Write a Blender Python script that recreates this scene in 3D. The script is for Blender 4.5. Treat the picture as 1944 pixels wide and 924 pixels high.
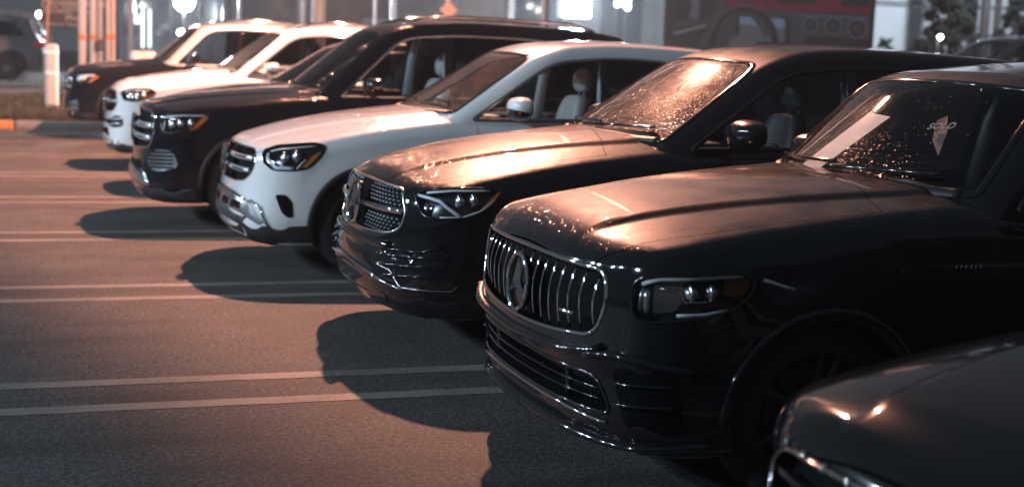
import bpy, bmesh, math, random
import numpy as np
from mathutils import Vector, Matrix
from mathutils.geometry import delaunay_2d_cdt

for o in list(bpy.data.objects):
    bpy.data.objects.remove(o)
scene = bpy.context.scene
COL = scene.collection
random.seed(7)

# ------------------------------------------------------------------ camera
CAM_H, FPX, PW, PH = 1.68, 2700.0, 1944, 924
def camera_axes():
    cx, cy = PW/2, PH/2
    dx = np.array([8700-cx, -(385-cy), -FPX]); dx /= np.linalg.norm(dx)   # parking lines vanish here
    p0 = np.array([0-cx, -(64-cy), -FPX])                                   # horizon at the left edge
    up = np.cross(dx, p0); up /= np.linalg.norm(up)
    if up[1] < 0: up = -up
    return np.array([dx, np.cross(up, dx), up])
CR = camera_axes()
def at(px, py, Y):
    """world point seen at a photo pixel, at the distance Y along the row of cars"""
    d = CR @ np.array([px-PW/2, -(py-PH/2), -FPX])
    return Vector(d*(Y/d[1]) + np.array([0, 0, CAM_H]))
cd = bpy.data.cameras.new('camera')
cam = bpy.data.objects.new('camera', cd); COL.objects.link(cam)
m = Matrix([[*CR[0], 0], [*CR[1], 0], [*CR[2], CAM_H], [0, 0, 0, 1]])
cam.matrix_world = m
cd.sensor_width = 36.0
cd.lens = FPX/PW*36.0
cd.clip_start, cd.clip_end = 0.05, 600
cd.dof.use_dof = True
cd.dof.focus_distance = 6.6
cd.dof.aperture_fstop = 1.9
cd.dof.aperture_blades = 0
scene.camera = cam

# ------------------------------------------------------------------ world, exposure
world = bpy.data.worlds.new('World'); scene.world = world
world.use_nodes = True
wn = world.node_tree; wn.nodes.clear()
wo = wn.nodes.new('ShaderNodeOutputWorld'); wb = wn.nodes.new('ShaderNodeBackground')
sky = wn.nodes.new('ShaderNodeTexSky'); sky.sky_type = 'NISHITA'; sky.sun_disc = False
sky.sun_elevation = math.radians(1.0); sky.sun_rotation = math.radians(200)
tint = wn.nodes.new('ShaderNodeMix'); tint.data_type = 'RGBA'; tint.blend_type = 'MIX'
tint.inputs[0].default_value = 0.93
tint.inputs[7].default_value = (0.62, 0.80, 1.0, 1)
wn.links.new(sky.outputs[0], tint.inputs[6]); wn.links.new(tint.outputs[2], wb.inputs[0])
wb.inputs[1].default_value = 0.07
wn.links.new(wb.outputs[0], wo.inputs[0])
scene.view_settings.view_transform = 'Standard'
scene.view_settings.look = 'None'
scene.view_settings.exposure = 0.0
scene.view_settings.gamma = 1.0
scene.cycles.use_denoising = True
scene.cycles.max_bounces = 8
scene.cycles.transparent_max_bounces = 16
scene.cycles.sample_clamp_indirect = 4.0
scene.cycles.sample_clamp_direct = 0.0
scene.cycles.caustics_reflective = False
scene.cycles.caustics_refractive = False

# lamps: the warm lot lamp behind the row, cool lamps across the aisle, the floodlight
WARM_AT = Vector((5.6, 19.2, 9.0))
def spot(name, loc, target, power, color, size, angle, blend, parent=None):
    l = bpy.data.lights.new(name, 'SPOT'); l.energy = power; l.color = color
    l.shadow_soft_size = size; l.spot_size = math.radians(angle); l.spot_blend = blend
    o = bpy.data.objects.new(name, l); COL.objects.link(o)
    o.location = loc
    o.rotation_euler = (Vector(target)-Vector(loc)).to_track_quat('-Z', 'Y').to_euler()
    return o
# cone edge imitates lens falloff: it ends along a straight line on the aisle, from (-0.6, 9.1) to (0.45, 4)
_n = (Vector((-0.62, 9.1, 0))-WARM_AT).cross(Vector((0.45, 4.0, 0))-WARM_AT).normalized()
if _n.x < 0: _n = -_n
WARM_LIGHT = spot('warm_light', WARM_AT, WARM_AT+_n, 23500, (1.0, 0.43, 0.28), 0.13, 180, 0.085)
for k, (loc, tgt, pw) in enumerate((((-12, 29, 7.0), (0, 36, 0.5), 2600), ((-13, 25, 6.5), (2, 24, 0.5), 5000), ((-13, 18, 6.5), (2, 14, 0.5), 2600), ((-13, 15.5, 6.5), (2, 13, 0.5), 2600), ((-13, 10.5, 6.5), (2.5, 9.5, 0.8), 2300), ((-13, 8.0, 6.5), (2, 9, 0.5), 2300), ((-14, 3.0, 6.5), (3.2, 9.5, 1.0), 4300))):
    spot('cool_light', loc, tgt, pw, (0.66, 0.84, 1.0), 0.32, 120, 1.0)
spot('cool_light', (-7, 41, 7.0), (-1.5, 49, 0.8), 2600, (0.70, 0.86, 1.0), 0.25, 110, 1.0)  # added light that lifts the far parked cars
# added warm light from the right, filling in the island and the posts
spot('warm_light', (11.0, 27.5, 8.5), (1.5, 33.5, 0.5), 7000, (1.0, 0.33, 0.15), 0.15, 120, 0.8)
# ------------------------------------------------------------------ materials
MAT = {}
def mat(name, color=(0.5, 0.5, 0.5), rough=0.5, metal=0.0, coat=0.0, coat_rough=0.03, spec=0.5, emit=None, emit_s=0.0, setup=None):
    if name in MAT: return MAT[name]
    M = bpy.data.materials.new(name); M.use_nodes = True
    nt = M.node_tree; b = nt.nodes['Principled BSDF']
    b.inputs['Base Color'].default_value = (*color, 1)
    b.inputs['Roughness'].default_value = rough
    b.inputs['Metallic'].default_value = metal
    b.inputs['Coat Weight'].default_value = coat
    b.inputs['Coat Roughness'].default_value = coat_rough
    b.inputs['Specular IOR Level'].default_value = spec
    if emit:
        b.inputs['Emission Color'].default_value = (*emit, 1)
        b.inputs['Emission Strength'].default_value = emit_s
    if setup: setup(nt, b)
    MAT[name] = M
    return M
def N(nt, kind, **kw):
    n = nt.nodes.new(kind)
    for k, v in kw.items(): setattr(n, k, v)
    return n
def ocoord(nt):
    return N(nt, 'ShaderNodeTexCoord').outputs['Object']
def noise(nt, co, scale, detail=4, rough=0.55):
    n = N(nt, 'ShaderNodeTexNoise'); n.inputs['Scale'].default_value = scale
    n.inputs['Detail'].default_value = detail; n.inputs['Roughness'].default_value = rough
    nt.links.new(co, n.inputs['Vector']); return n.outputs['Fac']
def ramp(nt, fac, stops):
    r = N(nt, 'ShaderNodeValToRGB'); e = r.color_ramp.elements
    while len(e) < len(stops): e.new(0.5)
    for i, (p, c) in enumerate(stops):
        e[i].position = p; e[i].color = (*c, 1) if len(c) == 3 else c
    nt.links.new(fac, r.inputs[0]); return r.outputs[0]
def math_n(nt, op, a, b=None, clamp=False):
    n = N(nt, 'ShaderNodeMath', operation=op); n.use_clamp = clamp
    for i, v in enumerate((a, b)):
        if v is None: continue
        if isinstance(v, (int, float)): n.inputs[i].default_value = v
        else: nt.links.new(v, n.inputs[i])
    return n.outputs[0]
def bump(nt, b, h, strength, dist=0.01, coat=False):
    n = N(nt, 'ShaderNodeBump'); n.inputs['Strength'].default_value = strength; n.inputs['Distance'].default_value = dist
    nt.links.new(h, n.inputs['Height']); nt.links.new(n.outputs[0], b.inputs['Normal'])
    if coat: nt.links.new(n.outputs[0], b.inputs['Coat Normal'])
    return n.outputs[0]
def droplets(nt, co, scale, thresh, keep):
    """mask of scattered dew drops: voronoi cells, only some of them hold a drop"""
    v = N(nt, 'ShaderNodeTexVoronoi', feature='F1'); v.inputs['Scale'].default_value = scale
    v.inputs['Randomness'].default_value = 1.0
    nt.links.new(co, v.inputs['Vector'])
    sp = N(nt, 'ShaderNodeSeparateColor'); nt.links.new(v.outputs['Color'], sp.inputs[0])
    small = math_n(nt, 'LESS_THAN', v.outputs['Distance'], math_n(nt, 'MULTIPLY', sp.outputs[1], thresh))
    has = math_n(nt, 'GREATER_THAN', sp.outputs[0], 1-keep)
    return math_n(nt, 'MULTIPLY', small, has)

def facets(nt, co, layers, gate, gain):
    """every drop is a small facet that tilts its own way: returns a normal and the mask of the drops"""
    g = N(nt, 'ShaderNodeNewGeometry'); tot = msk = None
    for scale, keep, amp in layers:
        v = N(nt, 'ShaderNodeTexVoronoi', feature='F1'); v.inputs['Scale'].default_value = scale
        nt.links.new(co, v.inputs['Vector'])
        sp = N(nt, 'ShaderNodeSeparateColor'); nt.links.new(v.outputs['Color'], sp.inputs[0])
        has = math_n(nt, 'MULTIPLY', math_n(nt, 'GREATER_THAN', sp.outputs[0], 1-keep), math_n(nt, 'LESS_THAN', v.outputs['Distance'], 0.42))
        if gate is not None: has = math_n(nt, 'MULTIPLY', has, gate)
        k = math_n(nt, 'MULTIPLY', has, amp*gain)
        sub = N(nt, 'ShaderNodeVectorMath', operation='SUBTRACT'); nt.links.new(v.outputs['Color'], sub.inputs[0]); sub.inputs[1].default_value = (0.5, 0.5, 0.5)
        sc = N(nt, 'ShaderNodeVectorMath', operation='SCALE'); nt.links.new(sub.outputs[0], sc.inputs[0]); nt.links.new(k, sc.inputs['Scale'])
        if tot is None: tot, msk = sc.outputs[0], has
        else:
            ad = N(nt, 'ShaderNodeVectorMath', operation='ADD'); nt.links.new(tot, ad.inputs[0]); nt.links.new(sc.outputs[0], ad.inputs[1]); tot = ad.outputs[0]
            msk = math_n(nt, 'MAXIMUM', msk, has)
    ad = N(nt, 'ShaderNodeVectorMath', operation='ADD'); nt.links.new(tot, ad.inputs[0]); nt.links.new(g.outputs['Normal'], ad.inputs[1])
    nm = N(nt, 'ShaderNodeVectorMath', operation='NORMALIZE'); nt.links.new(ad.outputs[0], nm.inputs[0])
    return nm.outputs[0], msk

def dewy(flake):
    """paint wet with dew on surfaces that face up: rough sheen with small drops"""
    def f(nt, b):
        co = ocoord(nt)
        g = N(nt, 'ShaderNodeNewGeometry')
        sep = N(nt, 'ShaderNodeSeparateXYZ'); nt.links.new(g.outputs['Normal'], sep.inputs[0])
        up = N(nt, 'ShaderNodeMapRange', interpolation_type='SMOOTHSTEP')
        nt.links.new(sep.outputs['Z'], up.inputs[0])
        up.inputs[1].default_value = 0.35; up.inputs[2].default_value = 0.85
        upf = up.outputs[0]
        wet = ramp(nt, noise(nt, co, 5.0, 5), [(0.3, (0.55,)*3), (0.7, (1,)*3)])
        dew = math_n(nt, 'MULTIPLY', upf, wet)
        r = N(nt, 'ShaderNodeMapRange'); nt.links.new(dew, r.inputs[0])
        r.inputs[3].default_value = 0.10; r.inputs[4].default_value = 0.10+0.39*flake
        nt.links.new(r.outputs[0], b.inputs['Roughness'])
        nrm, msk = facets(nt, co, ((125, 0.16, 1.0), (230, 0.28, 0.9)), upf, 0.9*flake)
        nt.links.new(nrm, b.inputs['Coat Normal'])
        cr = N(nt, 'ShaderNodeMapRange'); nt.links.new(msk, cr.inputs[0]); cr.inputs[3].default_value = 0.03; cr.inputs[4].default_value = 0.17
        nt.links.new(cr.outputs[0], b.inputs['Coat Roughness'])
        # dew film: fine drops scatter a little light back
        return dew
    return f
BLACK = lambda: mat('black_paint', (0.008, 0.008, 0.011), 0.12, 0.0, 1.0, 0.035, 0.07, setup=dewy(0.4))
DEEP = lambda: mat('deep_black_paint', (0.008, 0.008, 0.009), 0.12, 0.0, 1.0, 0.03, 0.10, setup=dewy(1.0))
DEEP7 = lambda: mat('black_paint_dry', (0.006, 0.006, 0.007), 0.15, 0.0, 1.0, 0.05, 0.05)
WHITE = lambda: mat('white_paint', (0.78, 0.78, 0.78), 0.22, 0.0, 1.0, 0.04, 0.5, setup=dewy(0.35))
GREY = lambda: mat('grey_paint', (0.12, 0.125, 0.135), 0.3, 0.5, 1.0, 0.05)
CHROME = lambda: mat('chrome', (0.78, 0.79, 0.80), 0.06, 1.0)
DCHROME = lambda: mat('satin_chrome', (0.62, 0.63, 0.65), 0.22, 1.0)
GLOSS = lambda: mat('gloss_black_trim', (0.006, 0.006, 0.007), 0.10, 0, 0.6)
PLASTIC = lambda: mat('black_plastic', (0.014, 0.014, 0.015), 0.55)
VOID = lambda: mat('recess_black', (0.003, 0.003, 0.0035), 0.7, spec=0.05)
def tread(nt, b):
    bump(nt, b, noise(nt, ocoord(nt), 90, 3), 0.3, 0.004)
RUBBER = lambda: mat('tyre_rubber', (0.012, 0.012, 0.012), 0.8, setup=tread)
RIM = lambda: mat('dark_alloy', (0.02, 0.021, 0.022), 0.35, 0.0)
AMBER = lambda: mat('amber_reflector', (0.85, 0.22, 0.02), 0.2, 0, 0.5)
AMBER_DIM = lambda: mat('amber_lens_dark', (0.13, 0.04, 0.012), 0.15, 0, 0.5)
TAILRED = lambda: mat('tail_red', (0.45, 0.01, 0.015), 0.2, 0, 0.6)
LEATHER_D = lambda: mat('dark_leather', (0.022, 0.021, 0.021), 0.55)
LEATHER_L = lambda: mat('light_grey_leather', (0.42, 0.43, 0.44), 0.5)
SILVER = lambda: mat('reflector_silver', (0.72, 0.74, 0.77), 0.30, 0.75)
DRL = lambda: mat('light_guide_white', (0.72, 0.74, 0.77), 0.25, 0.0, 1.0)
REFL = lambda: mat('lamp_reflector_grey', (0.22, 0.225, 0.235), 0.22, 0.8)
HOUSE = lambda: mat('lamp_housing', (0.05, 0.052, 0.057), 0.22, 0.6)
PAPER = lambda: mat('paper_white', (0.85, 0.84, 0.82), 0.6)
ROOF_SHINE = lambda: mat('roof_lamp_shine', (0.55, 0.54, 0.53), 0.3, 0.3, 1.0, 0.05)

def glass(name, tint, gloss_rough, dew=0.0, gl=1.0, wedge=None):
    if name in MAT: return MAT[name]
    M = bpy.data.materials.new(name); M.use_nodes = True
    nt = M.node_tree; nt.nodes.clear()
    out = N(nt, 'ShaderNodeOutputMaterial')
    tr = N(nt, 'ShaderNodeBsdfTransparent'); tr.inputs[0].default_value = (*tint, 1)
    gs = N(nt, 'ShaderNodeBsdfGlossy'); gs.inputs['Roughness'].default_value = gloss_rough
    gs.inputs[0].default_value = (gl, gl, gl, 1)
    fr = N(nt, 'ShaderNodeFresnel')
    bf = N(nt, 'ShaderNodeNewGeometry').outputs['Backfacing']
    nt.links.new(math_n(nt, 'SUBTRACT', 1.5, math_n(nt, 'MULTIPLY', bf, 0.8333)), fr.inputs[0])
    mx = N(nt, 'ShaderNodeMixShader')
    nt.links.new(fr.outputs[0], mx.inputs[0]); nt.links.new(tr.outputs[0], mx.inputs[1]); nt.links.new(gs.outputs[0], mx.inputs[2])
    last = mx.outputs[0]
    if dew > 0:
        co = ocoord(nt)
        patchy = ramp(nt, noise(nt, co, 3.2, 5), [(0.30, (0.25,)*3), (0.62, (1,)*3)])
        d = math_n(nt, 'MAXIMUM', droplets(nt, co, 95, 0.36, 0.30*dew), math_n(nt, 'MAXIMUM', droplets(nt, co, 165, 0.38, 0.40*dew), droplets(nt, co, 300, 0.42, 0.6*dew)))
        film = math_n(nt, 'MULTIPLY', patchy, 0.11*dew)
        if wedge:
            # drops masked to the lit lower far corner; the unlit part is painted clear
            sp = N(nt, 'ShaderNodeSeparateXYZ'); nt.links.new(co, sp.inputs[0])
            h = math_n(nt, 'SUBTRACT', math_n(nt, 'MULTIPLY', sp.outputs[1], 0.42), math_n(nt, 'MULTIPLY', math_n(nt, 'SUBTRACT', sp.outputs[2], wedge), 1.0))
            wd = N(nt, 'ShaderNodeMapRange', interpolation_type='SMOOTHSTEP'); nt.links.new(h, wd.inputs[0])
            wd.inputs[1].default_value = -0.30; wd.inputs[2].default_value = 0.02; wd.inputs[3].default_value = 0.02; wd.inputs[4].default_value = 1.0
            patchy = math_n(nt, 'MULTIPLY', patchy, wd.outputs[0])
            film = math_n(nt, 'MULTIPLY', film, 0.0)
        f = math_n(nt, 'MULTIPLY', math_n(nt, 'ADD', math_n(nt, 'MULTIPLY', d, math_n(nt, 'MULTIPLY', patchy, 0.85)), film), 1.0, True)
        tl = N(nt, 'ShaderNodeBsdfTranslucent'); tl.inputs[0].default_value = (0.8, 0.8, 0.8, 1)
        g2 = N(nt, 'ShaderNodeBsdfGlossy'); g2.inputs['Roughness'].default_value = 0.24
        g2.inputs[0].default_value = (0.35, 0.35, 0.35, 1)
        fn_, _m = facets(nt, co, ((95, 1.0, 1.0), (165, 1.0, 0.8)), None, 0.8)
        nt.links.new(fn_, g2.inputs['Normal'])
        m2 = N(nt, 'ShaderNodeMixShader'); m2.inputs[0].default_value = 0.6
        nt.links.new(tl.outputs[0], m2.inputs[1]); nt.links.new(g2.outputs[0], m2.inputs[2])
        m3 = N(nt, 'ShaderNodeMixShader')
        nt.links.new(f, m3.inputs[0]); nt.links.new(last, m3.inputs[1]); nt.links.new(m2.outputs[0], m3.inputs[2])
        last = m3.outputs[0]
    nt.links.new(last, out.inputs[0])
    MAT[name] = M
    return M
G_SIDE = lambda: glass('side_glass', (0.72, 0.76, 0.77), 0.02)
G_DARK = lambda: glass('privacy_glass', (0.05, 0.055, 0.06), 0.03)
G_WS = lambda: glass('windshield_glass', (0.75, 0.78, 0.78), 0.02, 0.35)
G_WSDEW = lambda: glass('windshield_glass_dewy', (0.7, 0.72, 0.72), 0.02, 1.0)
G_WSWEDGE = lambda: glass('windshield_glass_lit_corner_dew', (0.78, 0.8, 0.8), 0.02, 1.0, 1.0, 1.22)
G_WSMID = lambda: glass('windshield_glass_light_dew', (0.72, 0.74, 0.74), 0.02, 0.6)
G_LENS = lambda: glass('lens_glass', (0.9, 0.92, 0.94), 0.02)

# ------------------------------------------------------------------ mesh helpers
def link(name, me, material=None, parent=None, smooth=True):
    o = bpy.data.objects.new(name, me); COL.objects.link(o)
    if material is not None: me.materials.append(material)
    if parent is not None: o.parent = parent
    if smooth and me.polygons:
        me.polygons.foreach_set('use_smooth', [True]*len(me.polygons))
    return o
def from_bm(name, bm, material=None, parent=None, smooth=True, auto=None):
    me = bpy.data.meshes.new(name)
    bm.normal_update()
    if auto is not None:
        for e in bm.edges:
            e.smooth = e.calc_face_angle(0) < auto
    bm.to_mesh(me); bm.free()
    return link(name, me, material, parent, smooth)
def thing(name, label, cat, loc=(0, 0, 0), rz=0.0, group=None):
    o = bpy.data.objects.new(name, None); COL.objects.link(o)
    o.empty_display_size = 0.2
    o.location = loc; o.rotation_euler = (0, 0, rz)
    o['label'] = label; o['category'] = cat
    if group: o['group'] = group
    return o
def tag(o, label, cat, group=None):
    o['label'] = label; o['category'] = cat
    if group: o['group'] = group
    return o
def struct(o, kind='structure'):
    o['kind'] = kind; return o
def add_box(bm, lo, hi, bevel=0.0, seg=2):
    vs = [bm.verts.new((x, y, z)) for x in (lo[0], hi[0]) for y in (lo[1], hi[1]) for z in (lo[2], hi[2])]
    q = [(0, 1, 3, 2), (4, 6, 7, 5), (0, 4, 5, 1), (2, 3, 7, 6), (0, 2, 6, 4), (1, 5, 7, 3)]
    fs = [bm.faces.new([vs[i] for i in f]) for f in q]
    if bevel > 0:
        es = list({e for f in fs for e in f.edges})
        bmesh.ops.bevel(bm, geom=es, offset=bevel, segments=seg, affect='EDGES', profile=0.5)
    return vs
def add_tube(bm, pts, r, n=8, cap=True, closed=False):
    pts = [Vector(p) for p in pts]; rings = []
    L = len(pts)
    rr = r if hasattr(r, '__len__') else [r]*L
    prev = None
    for i, p in enumerate(pts):
        a = pts[(i-1) % L] if (closed or i > 0) else p
        b = pts[(i+1) % L] if (closed or i < L-1) else p
        t = (b-a).normalized()
        if prev is None:
            ref = Vector((0, 0, 1)) if abs(t.z) < 0.9 else Vector((1, 0, 0))
            u = t.cross(ref).normalized()
        else:
            u = (prev - t*prev.dot(t)).normalized()
        prev = u; w = t.cross(u)
        rings.append([bm.verts.new(p + (u*math.cos(2*math.pi*k/n) + w*math.sin(2*math.pi*k/n))*rr[i]) for k in range(n)])
    for i in range(L if closed else L-1):
        A, B = rings[i], rings[(i+1) % L]
        for k in range(n):
            bm.faces.new((A[k], A[(k+1) % n], B[(k+1) % n], B[k]))
    if cap and not closed:
        bm.faces.new(rings[0][::-1]); bm.faces.new(rings[-1])
def add_lathe(bm, prof, n=32, axis='z', origin=(0, 0, 0), close=False):
    """prof: list of (r, h); spins round the axis"""
    o = Vector(origin); rings = []
    for r, h in prof:
        ring = []
        for k in range(n):
            a = 2*math.pi*k/n; c, s = r*math.cos(a), r*math.sin(a)
            v = (c, s, h) if axis == 'z' else ((c, h, s) if axis == 'y' else (h, c, s))
            ring.append(bm.verts.new(o+Vector(v)))
        rings.append(ring)
    m = len(rings)
    for i in range(m if close else m-1):
        A, B = rings[i], rings[(i+1) % m]
        for k in range(n):
            bm.faces.new((A[k], A[(k+1) % n], B[(k+1) % n], B[k]))
def add_sphere(bm, c, r, seg=12, sc=(1, 1, 1)):
    res = bmesh.ops.create_uvsphere(bm, u_segments=seg, v_segments=max(6, seg//2), radius=1)
    for v in res['verts']:
        v.co = Vector((c[0]+v.co.x*r*sc[0], c[1]+v.co.y*r*sc[1], c[2]+v.co.z*r*sc[2]))
def rounded(poly, r, n=5):
    """round the corners of a polygon (list of 2D points; r may be per-corner)"""
    out = []; m = len(poly)
    for i in range(m):
        p = Vector(poly[i]); a = Vector(poly[i-1]); b = Vector(poly[(i+1) % m])
        ri = r[i] if hasattr(r, '__len__') else r
        da, db = (a-p), (b-p)
        ri = min(ri, da.length*0.48, db.length*0.48)
        if ri <= 1e-5: out.append((p.x, p.y)); continue
        A = p+da.normalized()*ri; B = p+db.normalized()*ri
        for k in range(n+1):
            t = k/n
            q = A*(1-t)**2 + p*2*t*(1-t) + B*t*t
            out.append((q.x, q.y))
    return out
# ------------------------------------------------------------------ car surfaces (numpy implicit shapes)
#NP-BEGIN
def pchip(pts):
    x = np.array([p[0] for p in pts], float); y = np.array([p[1] for p in pts], float)
    h = np.diff(x); d = np.diff(y)/h; n = len(x)
    s = np.zeros(n)
    if n == 2: s[:] = d[0]
    else:
        for i in range(1, n-1):
            if d[i-1]*d[i] > 0:
                w1, w2 = 2*h[i]+h[i-1], h[i]+2*h[i-1]
                s[i] = (w1+w2)/(w1/d[i-1]+w2/d[i])
        s[0], s[-1] = d[0], d[-1]
    def f(q):
        q = np.clip(q, x[0], x[-1]); i = np.clip(np.searchsorted(x, q)-1, 0, n-2)
        t = (q-x[i])/h[i]
        return ((2*t**3-3*t**2+1)*y[i] + (t**3-2*t**2+t)*h[i]*s[i] + (-2*t**3+3*t**2)*y[i+1] + (t**3-t**2)*h[i]*s[i+1])
    return f
def smax(a, b, r):
    u = np.maximum(a+r, 0); v = np.maximum(b+r, 0)
    return np.minimum(np.maximum(a, b), -r) + np.hypot(u, v)
def sstep(a, b, x):
    t = np.clip((x-a)/(b-a), 0, 1); return t*t*(3-2*t)

class Shape:
    """implicit lower body (F) and greenhouse (G) of one SUV, local frame: x back from the nose, y to its right, z up"""
    def __init__(s, **k):
        d = dict(L=4.7, hw=0.94, zb=0.21, b2=0.10, b6=0.24, crown=0.055, crown4=0.05, dome=0.016, rf=0.06, rh=0.075,
                 front=[(0.15, 0.10), (0.28, 0.0), (0.42, -0.03), (0.60, -0.015), (0.80, 0.0), (1.0, 0.07), (1.2, 0.25)],
                 side=[(0.15, -0.06), (0.30, -0.035), (0.45, -0.012), (0.62, -0.004), (0.80, 0.0), (0.92, -0.008), (1.05, -0.035), (1.3, -0.11)],
                 xw=1.42, zc=1.22, ws=1.30, wbow=0.16, ybelt=0.86, tumble=0.30, wx=(0.88, 3.7), wr=0.36, wz=0.36, flare=0.022, belt=1.10,
                 rslope=0.45, rg=0.075, rw=0.09, wcorner=0.09, wedge=0.075, mx=0.63)
        d.update(k); s.__dict__.update(d)
        s.hp = pchip(s.hood); s.fp = pchip(s.front); s.sp = pchip(s.side); s.rp = pchip(s.roof)
    def top(s, x, y):
        t = np.abs(y)/s.hw
        hz = s.hp(np.clip(x, 0, s.xw+0.1))
        yc = 0.36+0.26*np.clip(x/s.xw, 0, 1)
        dome = s.dome*sstep(yc+0.035, yc-0.035, np.abs(y))*sstep(0.0, 0.25, x)
        z = hz + dome - s.crown*t**2 - s.crown4*t**4
        k = sstep(s.xw+0.18, s.xw+0.55, x)
        return z*(1-k) + (s.belt + 0.02*np.clip((x-2)/2, 0, 1))*k
    def xf(s, y, z):
        t = np.abs(y)/s.hw
        return s.fp(z) + s.b2*t**2 + s.b6*t**6
    def ys(s, x, z):
        y = s.hw + s.sp(z)
        y = y - 0.05*np.clip(1-x/0.9, 0, 1)**2 - 0.04*np.clip((x-(s.L-0.9))/0.9, 0, 1)**2
        for w in s.wx:
            r = np.hypot(x-w, z-s.wz)
            y = y + s.flare*np.exp(-((r-s.wr-0.05)/0.11)**2)*(z > -1)
        # shoulder crease and door hollow
        y = y + 0.010*sstep(0.80, 0.86, z)*sstep(0.97, 0.90, z)*sstep(0.7, 1.6, x)
        y = y - 0.012*np.exp(-((z-0.62)/0.10)**2)*sstep(1.35, 1.7, x)*sstep(s.wx[1]-0.4, s.wx[1]-0.7, x)
        return y
    def F(s, P):
        x, y, z = P[..., 0], P[..., 1], P[..., 2]
        fr = s.xf(y, z)-x
        sd = np.abs(y)-s.ys(x, z)
        tp = z-s.top(x, y)
        bt = s.zb + 0.02*np.clip(x, 0, 1)-z
        rr = x-(s.L - 0.10*(np.abs(y)/s.hw)**2-0.2*(np.abs(y)/s.hw)**6 - 0.12*np.clip(z-0.75, 0, 1))
        a = smax(fr, tp, s.rf)
        b = smax(smax(sd, bt, 0.04), rr, 0.08)
        return smax(a, b, s.rh)
    def G(s, P):
        x, y, z = P[..., 0], P[..., 1], P[..., 2]
        t = np.abs(y)/0.7
        w = (s.xw + (z-s.zc)*s.ws + s.wbow*t**2 - x)/math.hypot(1, s.ws)
        sd = np.abs(y)-(s.ybelt - s.tumble*(z-s.belt) - 0.10*np.clip((x-3.2)/1.6, 0, 1)**2)
        tp = z-(s.rp(x) - 0.035*t**2)
        rr = (x-(s.L-0.12 - s.rslope*(z-s.belt) - 0.07*t**2))
        bt = (s.belt-0.12)-z
        a = smax(w, tp, s.rw)
        b = smax(sd, rr, 0.10)
        return np.maximum(smax(a, b, s.rg), bt)
    def grad(s, P, fn):
        e = 1e-3; g = np.zeros_like(P)
        for k in range(3):
            d = np.zeros(3); d[k] = e
            g[..., k] = fn(P+d)-fn(P-d)
        return g/np.maximum(np.linalg.norm(g, axis=-1, keepdims=True), 1e-9)
    def cast(s, o, d, fn, tmax=6.0, n=260):
        """first hit of rays with the shape"""
        o = np.atleast_2d(np.asarray(o, float)); d = np.broadcast_to(np.asarray(d, float), o.shape)
        ts = np.linspace(0, tmax, n)
        v = fn(o[:, None, :]+d[:, None, :]*ts[None, :, None])
        neg = v < 0
        hit = neg.any(1); i = np.clip(np.argmax(neg, 1), 1, n-1)
        a = ts[i-1]; b = ts[i]
        for _ in range(30):
            mth = (a+b)/2; f = fn(o+d*mth[:, None])
            inn = f < 0
            b = np.where(inn, mth, b); a = np.where(inn, a, mth)
        # rays that miss: closest approach
        k = np.argmin(v, 1); t = np.where(hit, b, ts[k])
        return o+d*t[:, None], hit

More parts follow.
